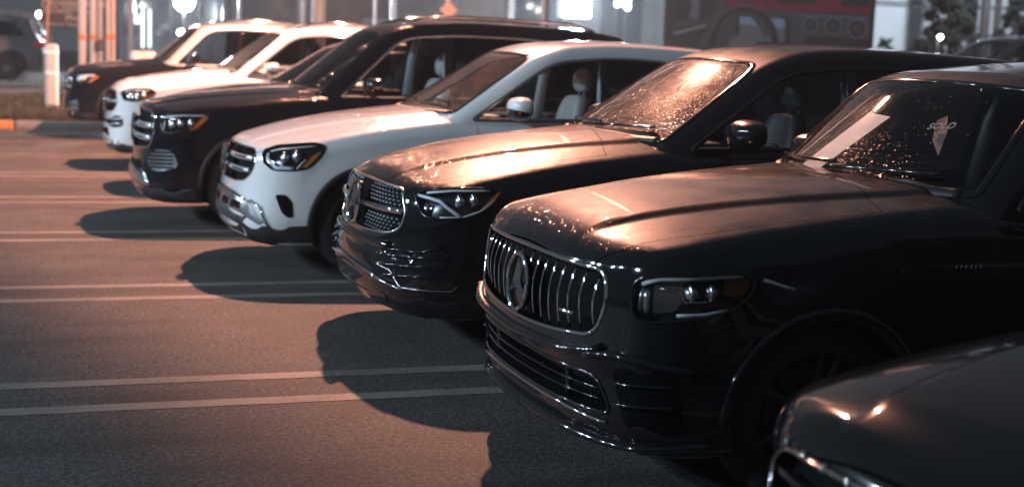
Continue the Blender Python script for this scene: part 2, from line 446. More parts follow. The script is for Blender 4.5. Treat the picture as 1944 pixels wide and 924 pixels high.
SPEC = dict(
 six=dict(L=4.63, hw=0.925, hood=[(0, 0.93), (0.07, 0.985), (0.2, 1.035), (0.5, 1.10), (1.0, 1.165), (1.55, 1.215)], b2=0.09, b6=0.20, crown=0.05, crown4=0.03,
   roof=[(1.5, 1.60), (2.1, 1.675), (2.9, 1.74), (3.8, 1.72), (4.6, 1.62)], xw=1.38, zc=1.20, ws=1.15, wbow=0.21, tumble=0.27, rg=0.055, wcorner=0.05, wedge=0.06, belt=1.10, rslope=0.28, dome=0.02,
   front=[(0.15, 0.18), (0.24, 0.075), (0.36, 0.025), (0.50, 0.015), (0.58, -0.005), (0.63, 0.0), (0.78, 0.008), (0.95, 0.04), (1.2, 0.25)], wx=(0.90, 3.73)),
 five=dict(mx=0.57, L=4.9, hw=0.965, hood=[(0, 0.93), (0.10, 0.965), (0.5, 1.075), (1.0, 1.165), (1.6, 1.235)], b2=0.10, b6=0.26, crown=0.06, crown4=0.06,
   roof=[(1.6, 1.66), (2.3, 1.75), (3.0, 1.80), (4.0, 1.77), (4.9, 1.66)], xw=1.45, zc=1.22, ws=1.62, belt=1.13, rslope=0.5, dome=0.02,
   front=[(0.15, 0.12), (0.28, 0.0), (0.40, -0.04), (0.52, -0.02), (0.62, 0.0), (0.80, 0.02), (0.98, 0.10), (1.2, 0.3)], wx=(0.92, 3.9), wr=0.38, wz=0.38),
 four=dict(L=4.72, hw=0.95, hood=[(0, 0.92), (0.10, 0.95), (0.5, 1.065), (1.0, 1.16), (1.6, 1.235)], b2=0.10, b6=0.26, crown=0.055, crown4=0.06,
   roof=[(1.6, 1.66), (2.3, 1.745), (3.0, 1.80), (4.0, 1.76), (4.7, 1.66)], xw=1.42, zc=1.22, ws=1.66, belt=1.13, rslope=0.5, dome=0.012,
   front=[(0.15, 0.12), (0.28, 0.0), (0.40, -0.04), (0.52, -0.02), (0.62, 0.0), (0.80, 0.02), (0.98, 0.10), (1.2, 0.3)], wx=(0.90, 3.75), wr=0.375, wz=0.375),
 three=dict(L=5.2, hw=0.98, hood=[(0, 1.05), (0.10, 1.08), (0.5, 1.16), (1.0, 1.22), (1.65, 1.28)], b2=0.09, b6=0.24, crown=0.05, crown4=0.06,
   roof=[(1.6, 1.80), (2.3, 1.90), (3.1, 1.975), (4.2, 1.95), (5.2, 1.82)], xw=1.46, zc=1.26, ws=1.22, belt=1.18, rslope=0.35,
   front=[(0.15, 0.12), (0.28, 0.0), (0.40, -0.03), (0.55, 0.0), (0.80, 0.01), (1.05, 0.06), (1.3, 0.3)], wx=(0.95, 4.05), wr=0.40, wz=0.40),
 two=dict(L=4.92, hw=0.97, hood=[(0, 1.03), (0.10, 1.07), (0.5, 1.18), (1.0, 1.26), (1.6, 1.33)], b2=0.10, b6=0.26, crown=0.055, crown4=0.06,
   roof=[(1.6, 1.78), (2.3, 1.89), (3.0, 1.95), (4.0, 1.92), (4.9, 1.78)], xw=1.42, zc=1.30, ws=1.38, belt=1.21, rslope=0.5,
   front=[(0.15, 0.12), (0.28, 0.0), (0.42, -0.04), (0.58, -0.02), (0.70, 0.0), (0.90, 0.02), (1.07, 0.10), (1.3, 0.3)], wx=(0.92, 3.9), wr=0.40, wz=0.40),
)
SPEC['one'] = dict(SPEC['two'], hood=[(0, 1.02), (0.10, 1.05), (0.5, 1.14), (1.0, 1.20), (1.6, 1.26)], belt=1.16, zc=1.24, roof=[(1.6, 1.75), (2.2, 1.86), (3.0, 1.92), (4.0, 1.89), (4.9, 1.75)], ws=1.12)
SPEC['hidden'] = dict(SPEC['five'], roof=[(1.6, 1.63), (2.3, 1.72), (3.0, 1.77), (4.0, 1.74), (4.9, 1.63)])
SPEC['seven'] = dict(SPEC['five'], hood=[(0, 0.75), (0.1, 0.835), (0.5, 0.955), (1.0, 1.035), (1.6, 1.10)], crown=0.07, crown4=0.07, zc=1.10, belt=1.02, roof=[(1.6, 1.50), (2.3, 1.6), (3.0, 1.65), (4.0, 1.62), (4.9, 1.5)])
POSE = dict(six=(1.95, 5.43), five=(1.90, 8.18), four=(1.55, 11.11), three=(1.08, 13.95), hidden=(1.35, 16.79), two=(1.15, 19.63), one=(0.83, 25.31), seven=(1.79, 2.50))
#NP-END
# ------------------------------------------------------------------ car builder
X3, Y3, Z3 = Vector((1, 0, 0)), Vector((0, 1, 0)), Vector((0, 0, 1))
def lattice(lo, hi, n, skip_bottom=False):
    nx, ny, nz = n
    idx = {}; P = []
    def vid(i, j, k):
        if (i, j, k) not in idx:
            idx[(i, j, k)] = len(P)
            P.append((lo[0]+(hi[0]-lo[0])*i/nx, lo[1]+(hi[1]-lo[1])*j/ny, lo[2]+(hi[2]-lo[2])*k/nz))
        return idx[(i, j, k)]
    Q = []
    for j in range(ny):
        for k in range(nz):
            Q.append((vid(0, j, k), vid(0, j, k+1), vid(0, j+1, k+1), vid(0, j+1, k)))
            Q.append((vid(nx, j, k), vid(nx, j+1, k), vid(nx, j+1, k+1), vid(nx, j, k+1)))
    for i in range(nx):
        for k in range(nz):
            Q.append((vid(i, 0, k), vid(i+1, 0, k), vid(i+1, 0, k+1), vid(i, 0, k+1)))
            Q.append((vid(i, ny, k), vid(i, ny, k+1), vid(i+1, ny, k+1), vid(i+1, ny, k)))
    for i in range(nx):
        for j in range(ny):
            Q.append((vid(i, j, nz), vid(i+1, j, nz), vid(i+1, j+1, nz), vid(i, j+1, nz)))
            if not skip_bottom: Q.append((vid(i, j, 0), vid(i, j+1, 0), vid(i+1, j+1, 0), vid(i+1, j, 0)))
    return np.array(P), Q
def grow(fn, P, clo, chi):
    c = np.clip(P, clo, chi); d = P-c
    a = np.zeros(len(P)); b = np.ones(len(P))*1.3
    for _ in range(32):
        m_ = (a+b)/2; inn = fn(c+d*m_[:, None]) < 0
        a = np.where(inn, m_, a); b = np.where(inn, b, m_)
    return c+d*b[:, None]
def shell(fn, lo, hi, n, clo, chi, skip_bottom=False):
    P, Q = lattice(lo, hi, n, skip_bottom)
    V = grow(fn, P, np.array(clo), np.array(chi))
    bm = bmesh.new()
    vs = [bm.verts.new(v) for v in V]
    for q in Q: bm.faces.new([vs[i] for i in q])
    bm.normal_update()
    return bm
def cut_convex(bm, faces, poly, eu, ev, inset=0.0):
    c = Vector((sum(p[0] for p in poly)/len(poly), sum(p[1] for p in poly)/len(poly)))
    u0, u1 = min(p[0] for p in poly), max(p[0] for p in poly); v0, v1 = min(p[1] for p in poly), max(p[1] for p in poly)
    ins = []
    for f in faces:
        us = [v.co.dot(eu) for v in f.verts]; ws = [v.co.dot(ev) for v in f.verts]
        if max(us) > u0-1e-3 and min(us) < u1+1e-3 and max(ws) > v0-1e-3 and min(ws) < v1+1e-3: ins.append(f)
    m_ = len(poly)
    for i in range(m_):
        a = Vector(poly[i]); b = Vector(poly[(i+1) % m_]); t = b-a
        if t.length < 1e-6: continue
        n2 = Vector((t.y, -t.x)).normalized()
        if n2.dot(a-c) < 0: n2 = -n2
        no = eu*n2.x+ev*n2.y; co = eu*a.x+ev*a.y - no*inset
        keep = []; cross = []
        dd = co.dot(no)
        for f in ins:
            ds = [v.co.dot(no)-dd for v in f.verts]
            if max(ds) <= 1e-5: keep.append(f)
            elif min(ds) < -1e-5: cross.append(f)
        if cross:
            geom = set(cross)
            for f in cross: geom.update(f.edges); geom.update(f.verts)
            r = bmesh.ops.bisect_plane(bm, geom=list(geom), dist=1e-5, plane_co=co, plane_no=no)
            keep += [f for f in r['geom'] if isinstance(f, bmesh.types.BMFace) and f.is_valid and (f.calc_center_median()-co).dot(no) < 0]
        ins = list(dict.fromkeys(keep))
        if not ins: break
    return ins
class Car:
    def __init__(s, key, name, label, paint, roofpaint=None, grp='SUVs parked nose-out in a row'):
        s.key = key; s.sh = Shape(**SPEC[key]); s.paint = paint
        s.root = thing(name, label, 'car', (*POSE[key], 0), 0, grp)
    # surface coordinates ------------------------------------------------
    def surf(s, pts, frame='f', side=-1, off=0.0, fn=None):
        fn = fn or s.sh.F
        pts = np.array(pts, float)
        if frame == 't':
            o = np.stack([pts[:, 0], pts[:, 1], np.full(len(pts), 2.6)], 1); d = np.array([0, 0, -1.0])
        elif frame == 's':
            o = np.stack([pts[:, 0], np.full(len(pts), -1.6), pts[:, 1]], 1); d = np.array([0, 1.0, 0])
        else:
            a = math.radians(frame if not isinstance(frame, str) else 0)
            d = np.array([math.cos(a), math.sin(a), 0]); e = np.array([math.sin(a), -math.cos(a), 0])
            o = pts[:, :1]*e + np.array([0, 0, 1.0])*pts[:, 1:2] - 1.6*d
        P, hit = s.sh.cast(o, d, fn, 4.0, 220)
        n = s.sh.grad(P, fn)
        P = P+n*(off if not hasattr(off, '__len__') else np.array(off)[:, None])
        if side > 0:
            P = P*np.array([1, -1, 1]); n = n*np.array([1, -1, 1])
        return P, n
    def patch(s, name, poly, frame, mat_, parent=None, side=-1, off=0.004, thick=0.02, step=0.035, fn=None, smooth=True):
        poly = [tuple(p) for p in poly]
        us = [p[0] for p in poly]; vs = [p[1] for p in poly]
        pts = [Vector(p) for p in poly]; n0 = len(pts)
        edges = [(i, (i+1) % n0) for i in range(n0)]
        def inside(q):
            r = False; j = n0-1
            for i in range(n0):
                a, b = poly[i], poly[j]
                if (a[1] > q[1]) != (b[1] > q[1]) and q[0] < (b[0]-a[0])*(q[1]-a[1])/(b[1]-a[1])+a[0]: r = not r
                j = i
            return r
        nu = int((max(us)-min(us))/step)+1; nv = int((max(vs)-min(vs))/step)+1
        for i in range(nu):
            for j in range(nv):
                q = (min(us)+(i+0.5+0.001*j)*step, min(vs)+(j+0.5)*step)
                if inside(q) and min((Vector(q)-p).length for p in pts[:n0]) > step*0.4: pts.append(Vector(q))
        vo, eo, fo, *_ = delaunay_2d_cdt(pts, edges, [], 1, 1e-5)
        P, n = s.surf([(v.x, v.y) for v in vo], frame, side, off, fn)
        bm = bmesh.new(); V = [bm.verts.new(p) for p in P]
        for f in fo:
            try: bm.faces.new([V[i] for i in f])
            except ValueError: pass
        bmesh.ops.recalc_face_normals(bm, faces=bm.faces)
        bm.normal_update()
        av = sum((Vector(n[i]).dot(v.normal) for i, v in enumerate(V)), 0.0)
        if av < 0: bmesh.ops.reverse_faces(bm, faces=bm.faces)
        if thick:
            be = [e for e in bm.edges if len(e.link_faces) == 1]
            low = {}
            for e in be:
                for v in e.verts:
                    if v not in low: low[v] = bm.verts.new(v.co-Vector(n[V.index(v)])*thick)
            for e in be:
                f = e.link_faces[0]
                a, b = [l.vert for l in f.loops if l.edge == e][0], None
                b = e.other_vert(a)
                bm.faces.new((b, a, low[a], low[b]))
        return from_bm(name, bm, mat_, parent or s.root, smooth, math.radians(40))
    def strip(s, name, line, frame, mat_, parent=None, side=-1, off=0.004, w=0.012, h=0.010, closed=False, fn=None, step=0.03, n=8, bm=None, taper=None):
        """a thin moulding swept along a line on the body"""
        pts = [Vector(p) for p in line]
        if closed: pts.append(pts[0])
        res = []
        for a, b in zip(pts[:-1], pts[1:]):
            k = max(1, int((b-a).length/step))
            res += [tuple(a+(b-a)*(i/k)) for i in range(k)]
        if not closed: res.append(tuple(pts[-1]))
        offs = off
        if callable(off): offs = [off(i/max(1, len(res)-1)) for i in range(len(res))]
        P, nn = s.surf(res, frame, side, offs, fn)
        own = bm is None
        if own: bm = bmesh.new()
        m_ = len(P); rings = []
        for i in range(m_):
            a = P[i-1] if (closed or i > 0) else P[i]; b = P[(i+1) % m_] if (closed or i < m_-1) else P[i]
            t = Vector(b-a); t.normalize()
            nv = Vector(nn[i]); nv = (nv-t*nv.dot(t)).normalized(); u = t.cross(nv)
            f = 1.0 if taper is None else taper(i/(m_-1))
            rings.append([bm.verts.new(Vector(P[i])+u*(math.cos(2*math.pi*k/n)*w*f/2)+nv*(math.sin(2*math.pi*k/n)*h*f/2)) for k in range(n)])
        for i in range(m_ if closed else m_-1):
            A, B = rings[i], rings[(i+1) % m_]
            for k in range(n):
                q = (A[k], B[k], B[(k+1) % n], A[(k+1) % n])
                bm.faces.new(q if side > 0 else q[::-1])
        if not closed:
            bm.faces.new(rings[0]); bm.faces.new(rings[-1])
        if own:
            bmesh.ops.recalc_face_normals(bm, faces=bm.faces)
            return from_bm(name, bm, mat_, parent or s.root)
    # body ---------------------------------------------------------------
    def panel(s, name, faces, mat_, parent, fn):
        """a set of faces of the work mesh becomes a mesh object with smooth surface normals"""
        vm = {}; V = []; Fs = []
        for f in faces:
            idx = []
            for v in f.verts:
                if v not in vm: vm[v] = len(V); V.append(v.co.copy())
                idx.append(vm[v])
            Fs.append(idx)
        me = bpy.data.meshes.new(name); me.from_pydata(V, [], Fs); me.update()
        o = link(name, me, mat_, parent)
        n = s.sh.grad(np.array([v[:] for v in V]), fn)
        me.normals_split_custom_set_from_vertices([tuple(q) for q in n])
        return o
    def build(s, holes=(), dlo=None, hood=None, res=1.0, ws_glass=None, side_glass=None, seats=None):
        sh = s.sh; hw = sh.hw; L = sh.L
        n = (int(104*res), int(60*res), int(30*res))
        bm = shell(sh.F, (-0.15, -hw-0.12, 0.05), (L+0.12, hw+0.12, 1.5), n, (0.5, -0.40, 0.50), (L-0.5, 0.40, 0.78))
        nrm = lambda f: f.normal
        kill = set()
        # wheel arches
        s.arch = {}
        for sd in (-1, 1):
            for wx in sh.wx:
                poly = [(wx+(sh.wr+0.045)*math.cos(2*math.pi*k/40), sh.wz+(sh.wr+0.045)*math.sin(2*math.pi*k/40)) for k in range(40)]
                fs = [f for f in bm.faces if f.calc_center_median().y*sd > hw-0.33]
                ins = cut_convex(bm, fs, poly, X3, Z3)
                bmesh.ops.delete(bm, geom=ins, context='FACES')
        # cabin opening
        x0, x1 = sh.xw+0.42, L-0.35
        yb = sh.ybelt-0.07
        fs = [f for f in bm.faces if f.normal.z > 0.5 and f.calc_center_median().z > 0.8]
        ins = cut_convex(bm, fs, [(x0, -yb), (x1, -yb+0.08), (x1, yb-0.08), (x0, yb)], X3, Y3)
        bmesh.ops.delete(bm, geom=ins, context='FACES')
        # recesses cut into the nose (grille, headlights)
        for poly, ang, sd in holes:
            a = math.radians(ang)
            e = Vector((math.sin(a), math.cos(a)*sd, 0)); d = Vector((math.cos(a), -math.sin(a)*sd, 0))
            fs = [f for f in bm.faces if f.normal.dot(d) < 0.12 and f.calc_center_median().x < 1.2 and (ang == 0 or f.calc_center_median().y*sd > 0.1)]
            ins = cut_convex(bm, fs, poly, e, Z3)
            bmesh.ops.delete(bm, geom=ins, context='FACES')
        # hood
        if hood is None:
            hood = [(0.035, 0.55), (0.16, 0.69), (0.45, 0.765), (0.85, 0.79), (1.25, 0.80), (sh.xw+0.22, 0.74)]
        poly = [(x, -y) for x, y in hood]+[(sh.xw+0.10, -0.3), (sh.xw+0.10, 0.3)]+[(x, y) for x, y in hood[::-1]]
        fs = [f for f in bm.faces if f.normal.z > 0.25 and f.calc_center_median().x < sh.xw+0.5]
        out = cut_convex(bm, fs, poly, X3, Y3); inn = cut_convex(bm, out, poly, X3, Y3, 0.0035)
        hoodf = set(inn)
        fs2 = [f for f in bm.faces if f.normal.z > 0.25 and f not in hoodf]
        ring = [f for f in cut_convex(bm, fs2, poly, X3, Y3) if f not in hoodf]
        s.hood = s.panel('hood', inn, s.paint, s.root, sh.F)
        bmesh.ops.delete(bm, geom=list({*inn, *ring}), context='FACES')
        # doors
        xd = [sh.xw+0.38, sh.xw+1.38, sh.wx[1]+0.10]
        zt = sh.belt+0.05
        s.doors = []
        for sd in (-1, 1):
            ar = [(sh.wx[1]-(sh.wr+0.10)*math.cos(t), sh.wz+(sh.wr+0.10)*math.sin(t)) for t in (0.15, 0.5, 0.9, 1.3)]
            polys = [('front_door', [(xd[0]+0.10, 0.36), (xd[1]-0.01, 0.36), (xd[1]-0.01, zt), (xd[0]-0.06, zt), (xd[0]-0.03, 0.8)]),
                     ('rear_door', [(xd[1]+0.01, 0.36), (ar[0][0]-0.10, 0.36), (xd[2]-0.22, 0.95), (xd[2]-0.10, zt), (xd[1]+0.01, zt)])]
            for nm, pl in polys:
                pl = rounded(pl, 0.07, 4)
                sel = lambda: [f for f in bm.faces if f.calc_center_median().y*sd > hw-0.3 and f.normal.y*sd > 0.35]
                out = cut_convex(bm, sel(), pl, X3, Z3)
                inn = set(cut_convex(bm, out, pl, X3, Z3, 0.006))
                ring = [f for f in cut_convex(bm, [f for f in sel() if f not in inn], pl, X3, Z3) if f not in inn]
                d = s.panel(nm, list(inn), s.paint, s.root, sh.F)
                s.doors.append((d, sd, nm, xd))
                bmesh.ops.delete(bm, geom=list({*inn, *ring}), context='FACES')
        s.body = s.panel('body', list(bm.faces), s.paint, s.root, sh.F)
        bm.free()
        # greenhouse: roof with pillars, glass
        rz = float(sh.rp(np.array([2.6]))[0])
        bm = shell(sh.G, (sh.xw-0.4, -hw, sh.belt-0.118), (L+0.05, hw, rz+0.25), (int(84*res), int(44*res), int(26*res)), (sh.xw+0.95, -0.30, sh.belt-0.10), (L-1.0, 0.30, sh.belt+0.22), True)
        zb, zr = sh.belt, rz
        hgt = rz-zb
        xA = lambda z: sh.xw+(z-sh.zc)*sh.ws+sh.wbow*1.25+0.10
        if dlo is None:
            zt0 = zr-0.155
            dlo = rounded([(xA(zb+0.03)+0.10, zb+0.035), (xA(zt0)+0.02, zt0-0.01), (xA(zt0)+0.5, zt0+0.035), (L-1.5, zt0+0.03), (L-0.85, zt0-0.03), (L-0.55, zb+0.10), (L-0.75, zb+0.06)], [0.03, 0.16, 0.3, 0.3, 0.12, 0.06, 0.1], 6)
        s.dlo = dlo
        s.frames = {}
        xB = sh.xw+1.38
        for sd in (-1, 1):
            fs = [f for f in bm.faces if f.normal.y*sd > 0.3]
            ins = cut_convex(bm, fs, dlo, X3, Z3)
            fr = [f for f in cut_convex(bm, ins, [(0, 0), (xB, 0), (xB, 3), (0, 3)], X3, Z3)]
            rest = [f for f in cut_convex(bm, [f for f in bm.faces if f.normal.y*sd > 0.3], dlo, X3, Z3) if f.calc_center_median().x > xB]
            fr = [f for f in cut_convex(bm, [f for f in bm.faces if f.normal.y*sd > 0.3], dlo, X3, Z3) if f.calc_center_median().x < xB]
            df = [d for d in s.doors if d[1] == sd]
            s.panel('side_window', fr, side_glass or G_SIDE(), df[0][0], sh.G)
            s.panel('side_window', rest, G_DARK(), df[1][0], sh.G)
            bmesh.ops.delete(bm, geom=list({*fr, *rest}), context='FACES')
            # door frame: gasket and bright moulding round the glass, pillar between the doors
            s.strip('window_gasket', dlo, 's', PLASTIC(), None, sd, 0.001, 0.030, 0.014, True, sh.G)
            s.strip('window_moulding', dlo, 's', GLOSS() if s.key in ('six', 'five', 'seven') else CHROME(), None, sd, 0.008, 0.016, 0.010, True, sh.G)
            s.strip('pillar', [(xB, zb+0.02), (xB+0.03, zr-0.13)], 's', GLOSS(), None, sd, 0.001, 0.075, 0.010, False, sh.G)
            s.strip('pillar', [(xB+1.03, zb+0.02), (xB+1.10, zr-0.13)], 's', GLOSS(), None, sd, 0.001, 0.05, 0.010, False, sh.G)
        # windshield
        zbw = sh.zc-0.01; ztw = float(sh.rp(np.array([sh.xw+0.75]))[0])-0.055
        wf = lambda z: sh.ybelt-sh.tumble*(z-sh.belt)-sh.wedge
        wpoly = rounded([(-wf(zbw), zbw), (wf(zbw), zbw), (wf(ztw)-0.01, ztw-0.022), (0.25, ztw), (-0.25, ztw), (-wf(ztw)+0.01, ztw-0.022)], [0.03, 0.03, sh.wcorner, 0.3, 0.3, sh.wcorner], 5)
        fs = [f for f in bm.faces if f.normal.x < -0.25 and f.normal.z > 0.1]
        ins = cut_convex(bm, fs, wpoly, Y3, Z3)
        s.windshield = s.panel('windshield', ins, ws_glass or G_WS(), s.root, sh.G)
        bmesh.ops.delete(bm, geom=ins, context='FACES')
        s.wpoly = wpoly
        s.strip('windshield_frame', [(-y, z) for y, z in wpoly], 'f', GLOSS(), s.windshield, -1, 0.001, 0.035, 0.012, True, sh.G)
        # rear window
        zq = zb+0.08
        fs = [f for f in bm.faces if f.normal.x > 0.35]
        rp_ = rounded([(-0.60, zq), (0.60, zq), (0.5, zr-0.17), (-0.5, zr-0.17)], 0.08, 4)
        ins = cut_convex(bm, fs, rp_, Y3, Z3)
        s.panel('rear_window', ins, G_DARK(), s.root, sh.G)
        bmesh.ops.delete(bm, geom=ins, context='FACES')
        s.roof = s.panel('roof', list(bm.faces), s.paint, s.root, sh.G)
        bm.free()
        s.cabin(seats)
        s.running_gear()
        s.mirrors()
    def cabin(s, seatmat):
        sh = s.sh; x0 = sh.xw
        b = sh.belt
        bm = bmesh.new()
        y = sh.ybelt-0.09
        add_box(bm, (x0+0.45, -y, 0.30), (sh.L-0.4, y, 0.36))
        for sd in (-1, 1):
            add_box(bm, (x0+0.40, sd*y-0.03, 0.30), (sh.L-0.4, sd*y+0.03, b-0.03))
        add_box(bm, (sh.L-0.46, -y, 0.30), (sh.L-0.40, y, b-0.03))
        from_bm('interior_trim', bm, LEATHER_D(), s.root, False)
        # dashboard
        bm = bmesh.new()
        add_box(bm, (x0+0.22, -y, 0.80), (x0+0.80, y, b+0.005), 0.05, 3)
        add_box(bm, (x0+0.50, -0.52, b-0.02), (x0+0.78, -0.18, b+0.055), 0.03, 3)
        dash = from_bm('dashboard', bm, LEATHER_D(), s.root, True, math.radians(35))
        # steering wheel
        bm = bmesh.new(); c = Vector((x0+0.93, -0.37, b-0.04)); ax = Vector((0.45, 0, -1)).normalized()
        u = Y3; w = ax.cross(u)
        add_tube(bm, [c+(u*math.cos(t)+w*math.sin(t))*0.185 for t in [2*math.pi*k/28 for k in range(28)]], 0.016, 8, closed=True)
        for t in (0.15, math.pi-0.15, math.pi*1.5):
            add_tube(bm, [c, c+(u*math.cos(t)+w*math.sin(t))*0.18], 0.02, 6)
        from_bm('steering_wheel', bm, LEATHER_D(), s.root)
        sm = seatmat or LEATHER_D()
        rz_ = float(sh.rp(np.array([2.6]))[0])
        for sd in (-1, 1):
            bm = bmesh.new()
            yb_ = sh.ybelt-0.10; yt_ = sh.ybelt-sh.tumble*(rz_-sh.belt)-0.07
            add_tube(bm, [(x0+1.40, sd*yb_, b-0.05), (x0+1.42, sd*(yb_+yt_)/2, (b+rz_)/2), (x0+1.46, sd*yt_, rz_-0.12)], [0.055, 0.045, 0.04], 8)
            from_bm('pillar_trim', bm, sm if seatmat else LEATHER_D(), s.root)
        for xs, yy in ((x0+1.50, -0.38), (x0+1.50, 0.38), (x0+2.42, -0.40), (x0+2.42, 0.40)):
            bm = bmesh.new()
            add_box(bm, (-0.50, -0.25, 0.42-b), (0.05, 0.25, 0.60-b), 0.06, 3)
            n0 = len(bm.verts)
            prof = [(0.0, 0.50-b, 0.24), (0.05, 0.80-b, 0.25), (0.10, b-0.05-b, 0.24), (0.15, 0.10, 0.20), (0.17, 0.15, 0.12)]
            rows = []
            for xo, z, hw_ in prof:
                rows.append([bm.verts.new((xo+dx, dy*hw_, z)) for dx, dy in ((-0.07, -0.6), (-0.10, -0.98), (-0.02, -1.05), (0.07, -0.9), (0.07, 0.9), (-0.02, 1.05), (-0.10, 0.98), (-0.07, 0.6), (-0.05, 0.0))])
            for A, B in zip(rows[:-1], rows[1:]):
                for k in range(9): bm.faces.new((A[k], A[(k+1) % 9], B[(k+1) % 9], B[k]))
            bm.faces.new(rows[-1]); bm.faces.new(rows[0][::-1])
            bmesh.ops.recalc_face_normals(bm, faces=bm.faces)
            seat = from_bm('seat', bm, sm, s.root)
            seat.location = (xs, yy, b+0.06)
            md = seat.modifiers.new('s', 'SUBSURF'); md.levels = md.render_levels = 1
            bm = bmesh.new()
            add_sphere(bm, (0.175, 0, 0.27), 1, 16, (0.065, 0.14, 0.10))
            for v in bm.verts: v.co.y = math.copysign(abs(v.co.y/0.14)**0.6*0.14, v.co.y); v.co.z = 0.27+math.copysign(abs((v.co.z-0.27)/0.10)**0.7*0.10, v.co.z-0.27)
            for q in (-0.06, 0.06): add_tube(bm, [(0.17, q, 0.12), (0.175, q, 0.20)], 0.007, 6)
            from_bm('headrest', bm, sm, seat)
    def running_gear(s):
        sh = s.sh
        for sd in (-1, 1):
            for wx in sh.wx:
                R = sh.wr; yo = sh.hw-0.035; wdt = 0.25
                w = bpy.data.objects.new('wheel', None); COL.objects.link(w); w.parent = s.root
                w.location = (wx, sd*(yo-wdt/2), R)
                bm = bmesh.new(); h = wdt/2
                add_lathe(bm, [(R*0.70, -h), (R*0.93, -h*0.98), (R*0.985, -h*0.78), (R, -h*0.5), (R, h*0.5), (R*0.985, h*0.78), (R*0.93, h*0.98), (R*0.70, h)], 48, 'y')
                bmesh.ops.recalc_face_normals(bm, faces=bm.faces)
                from_bm('tyre', bm, RUBBER(), w)
                bm = bmesh.new(); r = R*0.71
                add_lathe(bm, [(r, -h*0.9), (r*0.95, -h*0.6), (r*0.93, h*0.4), (r*0.94, h*0.8), (r, h*0.97), (r*1.015, h*0.97)], 48, 'y')
                for q in range(5):
                    for e in (-0.17, 0.17):
                        a = 2*math.pi*q/5+e; a2 = 2*math.pi*q/5+e*0.55
                        add_tube(bm, [(0.05*math.cos(a2), h*0.42, 0.05*math.sin(a2)), (r*0.6*math.cos(a), h*0.52, r*0.6*math.sin(a)), (r*0.95*math.cos(a*1.0), h*0.55, r*0.95*math.sin(a))], [0.026, 0.020, 0.017], 6)
                add_lathe(bm, [(0.0, h*0.6), (0.035, h*0.6), (0.05, h*0.53), (0.06, h*0.3)], 20, 'y')
                for v in bm.verts: v.co.y *= sd
                bmesh.ops.recalc_face_normals(bm, faces=bm.faces)
                from_bm('rim', bm, RIM(), w, True, math.radians(35))
                bm = bmesh.new()
                add_lathe(bm, [(0.0, 0), (r*0.72, 0), (r*0.72, -0.03), (0.0, -0.03)], 32, 'y')
                from_bm('brake_disc', bm, RIM(), w, True, math.radians(30))
                # wheel well
                bm = bmesh.new(); rr = R+0.046; n = 40; rows = []
                ang = [2*math.pi*k/n for k in range(n)]
                pts = [(wx+rr*math.cos(t), max(sh.zb+0.005, sh.wz+rr*math.sin(t))) for t in ang]
                P, nn = s.surf(pts, 's', -1, -0.004)
                A = [bm.verts.new((p[0], p[1]*(-sd), p[2])) for p in P]
                B = [bm.verts.new((q[0], sd*0.52, q[1])) for q in pts]
                for k in range(n):
                    bm.faces.new((A[k], A[(k+1) % n], B[(k+1) % n], B[k]))
                bm.faces.new(B)
                from_bm('wheel_arch_liner', bm, VOID(), s.root)
                arc = [(wx+rr*math.cos(t), sh.wz+rr*math.sin(t)) for t in [math.radians(-8+196*k/36) for k in range(37)]]
                arc = [p for p in arc if p[1] > sh.zb+0.10]
                s.strip('wheel_arch_trim', arc, 's', s.paint if s.key in ('six', 'two', 'five') else PLASTIC(), None, sd, -0.002, 0.05, 0.022)
        for sd in (-1, 1):
            s.strip('side_sill', [(sh.wx[0]+sh.wr+0.08, 0.29), (sh.wx[1]-sh.wr-0.08, 0.29)], 's', PLASTIC(), None, sd, 0.0, 0.13, 0.05)
    def mirrors(s):
        sh = s.sh
        for sd in (-1, 1):
            x = sh.xw+sh.mx; yb = sh.ybelt+0.03; z = sh.belt+0.125
            m_ = bpy.data.objects.new('door_mirror', None); COL.objects.link(m_); m_.parent = s.root
            m_.location = (x, sd*(yb+0.16), z+0.01)
            def blob(zlo, zhi):
                bm = bmesh.new()
                res = bmesh.ops.create_uvsphere(bm, u_segments=28, v_segments=18, radius=1)
                for v in bm.verts:
                    c = v.co
                    sx = math.copysign(abs(c.x)**0.75, c.x)*(0.115 if c.x < 0 else 0.048)
                    sy = math.copysign(abs(c.y)**0.7, c.y)*0.15
                    sz = math.copysign(abs(c.z)**0.75, c.z)*(0.088-0.020*(c.y*sd))
                    v.co = (sx, sy, sz+0.016*c.y*sd)
                geom = bm.verts[:]+bm.edges[:]+bm.faces[:]
                if zlo is not None:
                    bmesh.ops.bisect_plane(bm, geom=geom, plane_co=(0, 0, zlo), plane_no=(0.25, 0, 1), clear_inner=True)
                if zhi is not None:
                    bmesh.ops.bisect_plane(bm, geom=geom, plane_co=(0, 0, zhi), plane_no=(0.25, 0, 1), clear_outer=True)
                return bm
            from_bm('mirror_cap', blob(-0.028, None), s.paint, m_)
            bm = blob(None, -0.031)
            add_tube(bm, [(0.0, -sd*0.20, -0.075), (0.0, -sd*0.10, -0.065), (0.0, -sd*0.02, -0.04)], [0.030, 0.026, 0.03], 10)
            from_bm('mirror_base', bm, GLOSS(), m_)
            bm = bmesh.new()
            add_sphere(bm, (0.043, 0, 0.0), 1, 16, (0.006, 0.115, 0.068))
            from_bm('mirror_glass', bm, CHROME(), m_)
            bm = bmesh.new()
            add_box(bm, (-0.075, sd*0.02, -0.034), (-0.02, sd*0.125, -0.022), 0.004)
            from_bm('turn_signal', bm, AMBER(), m_)
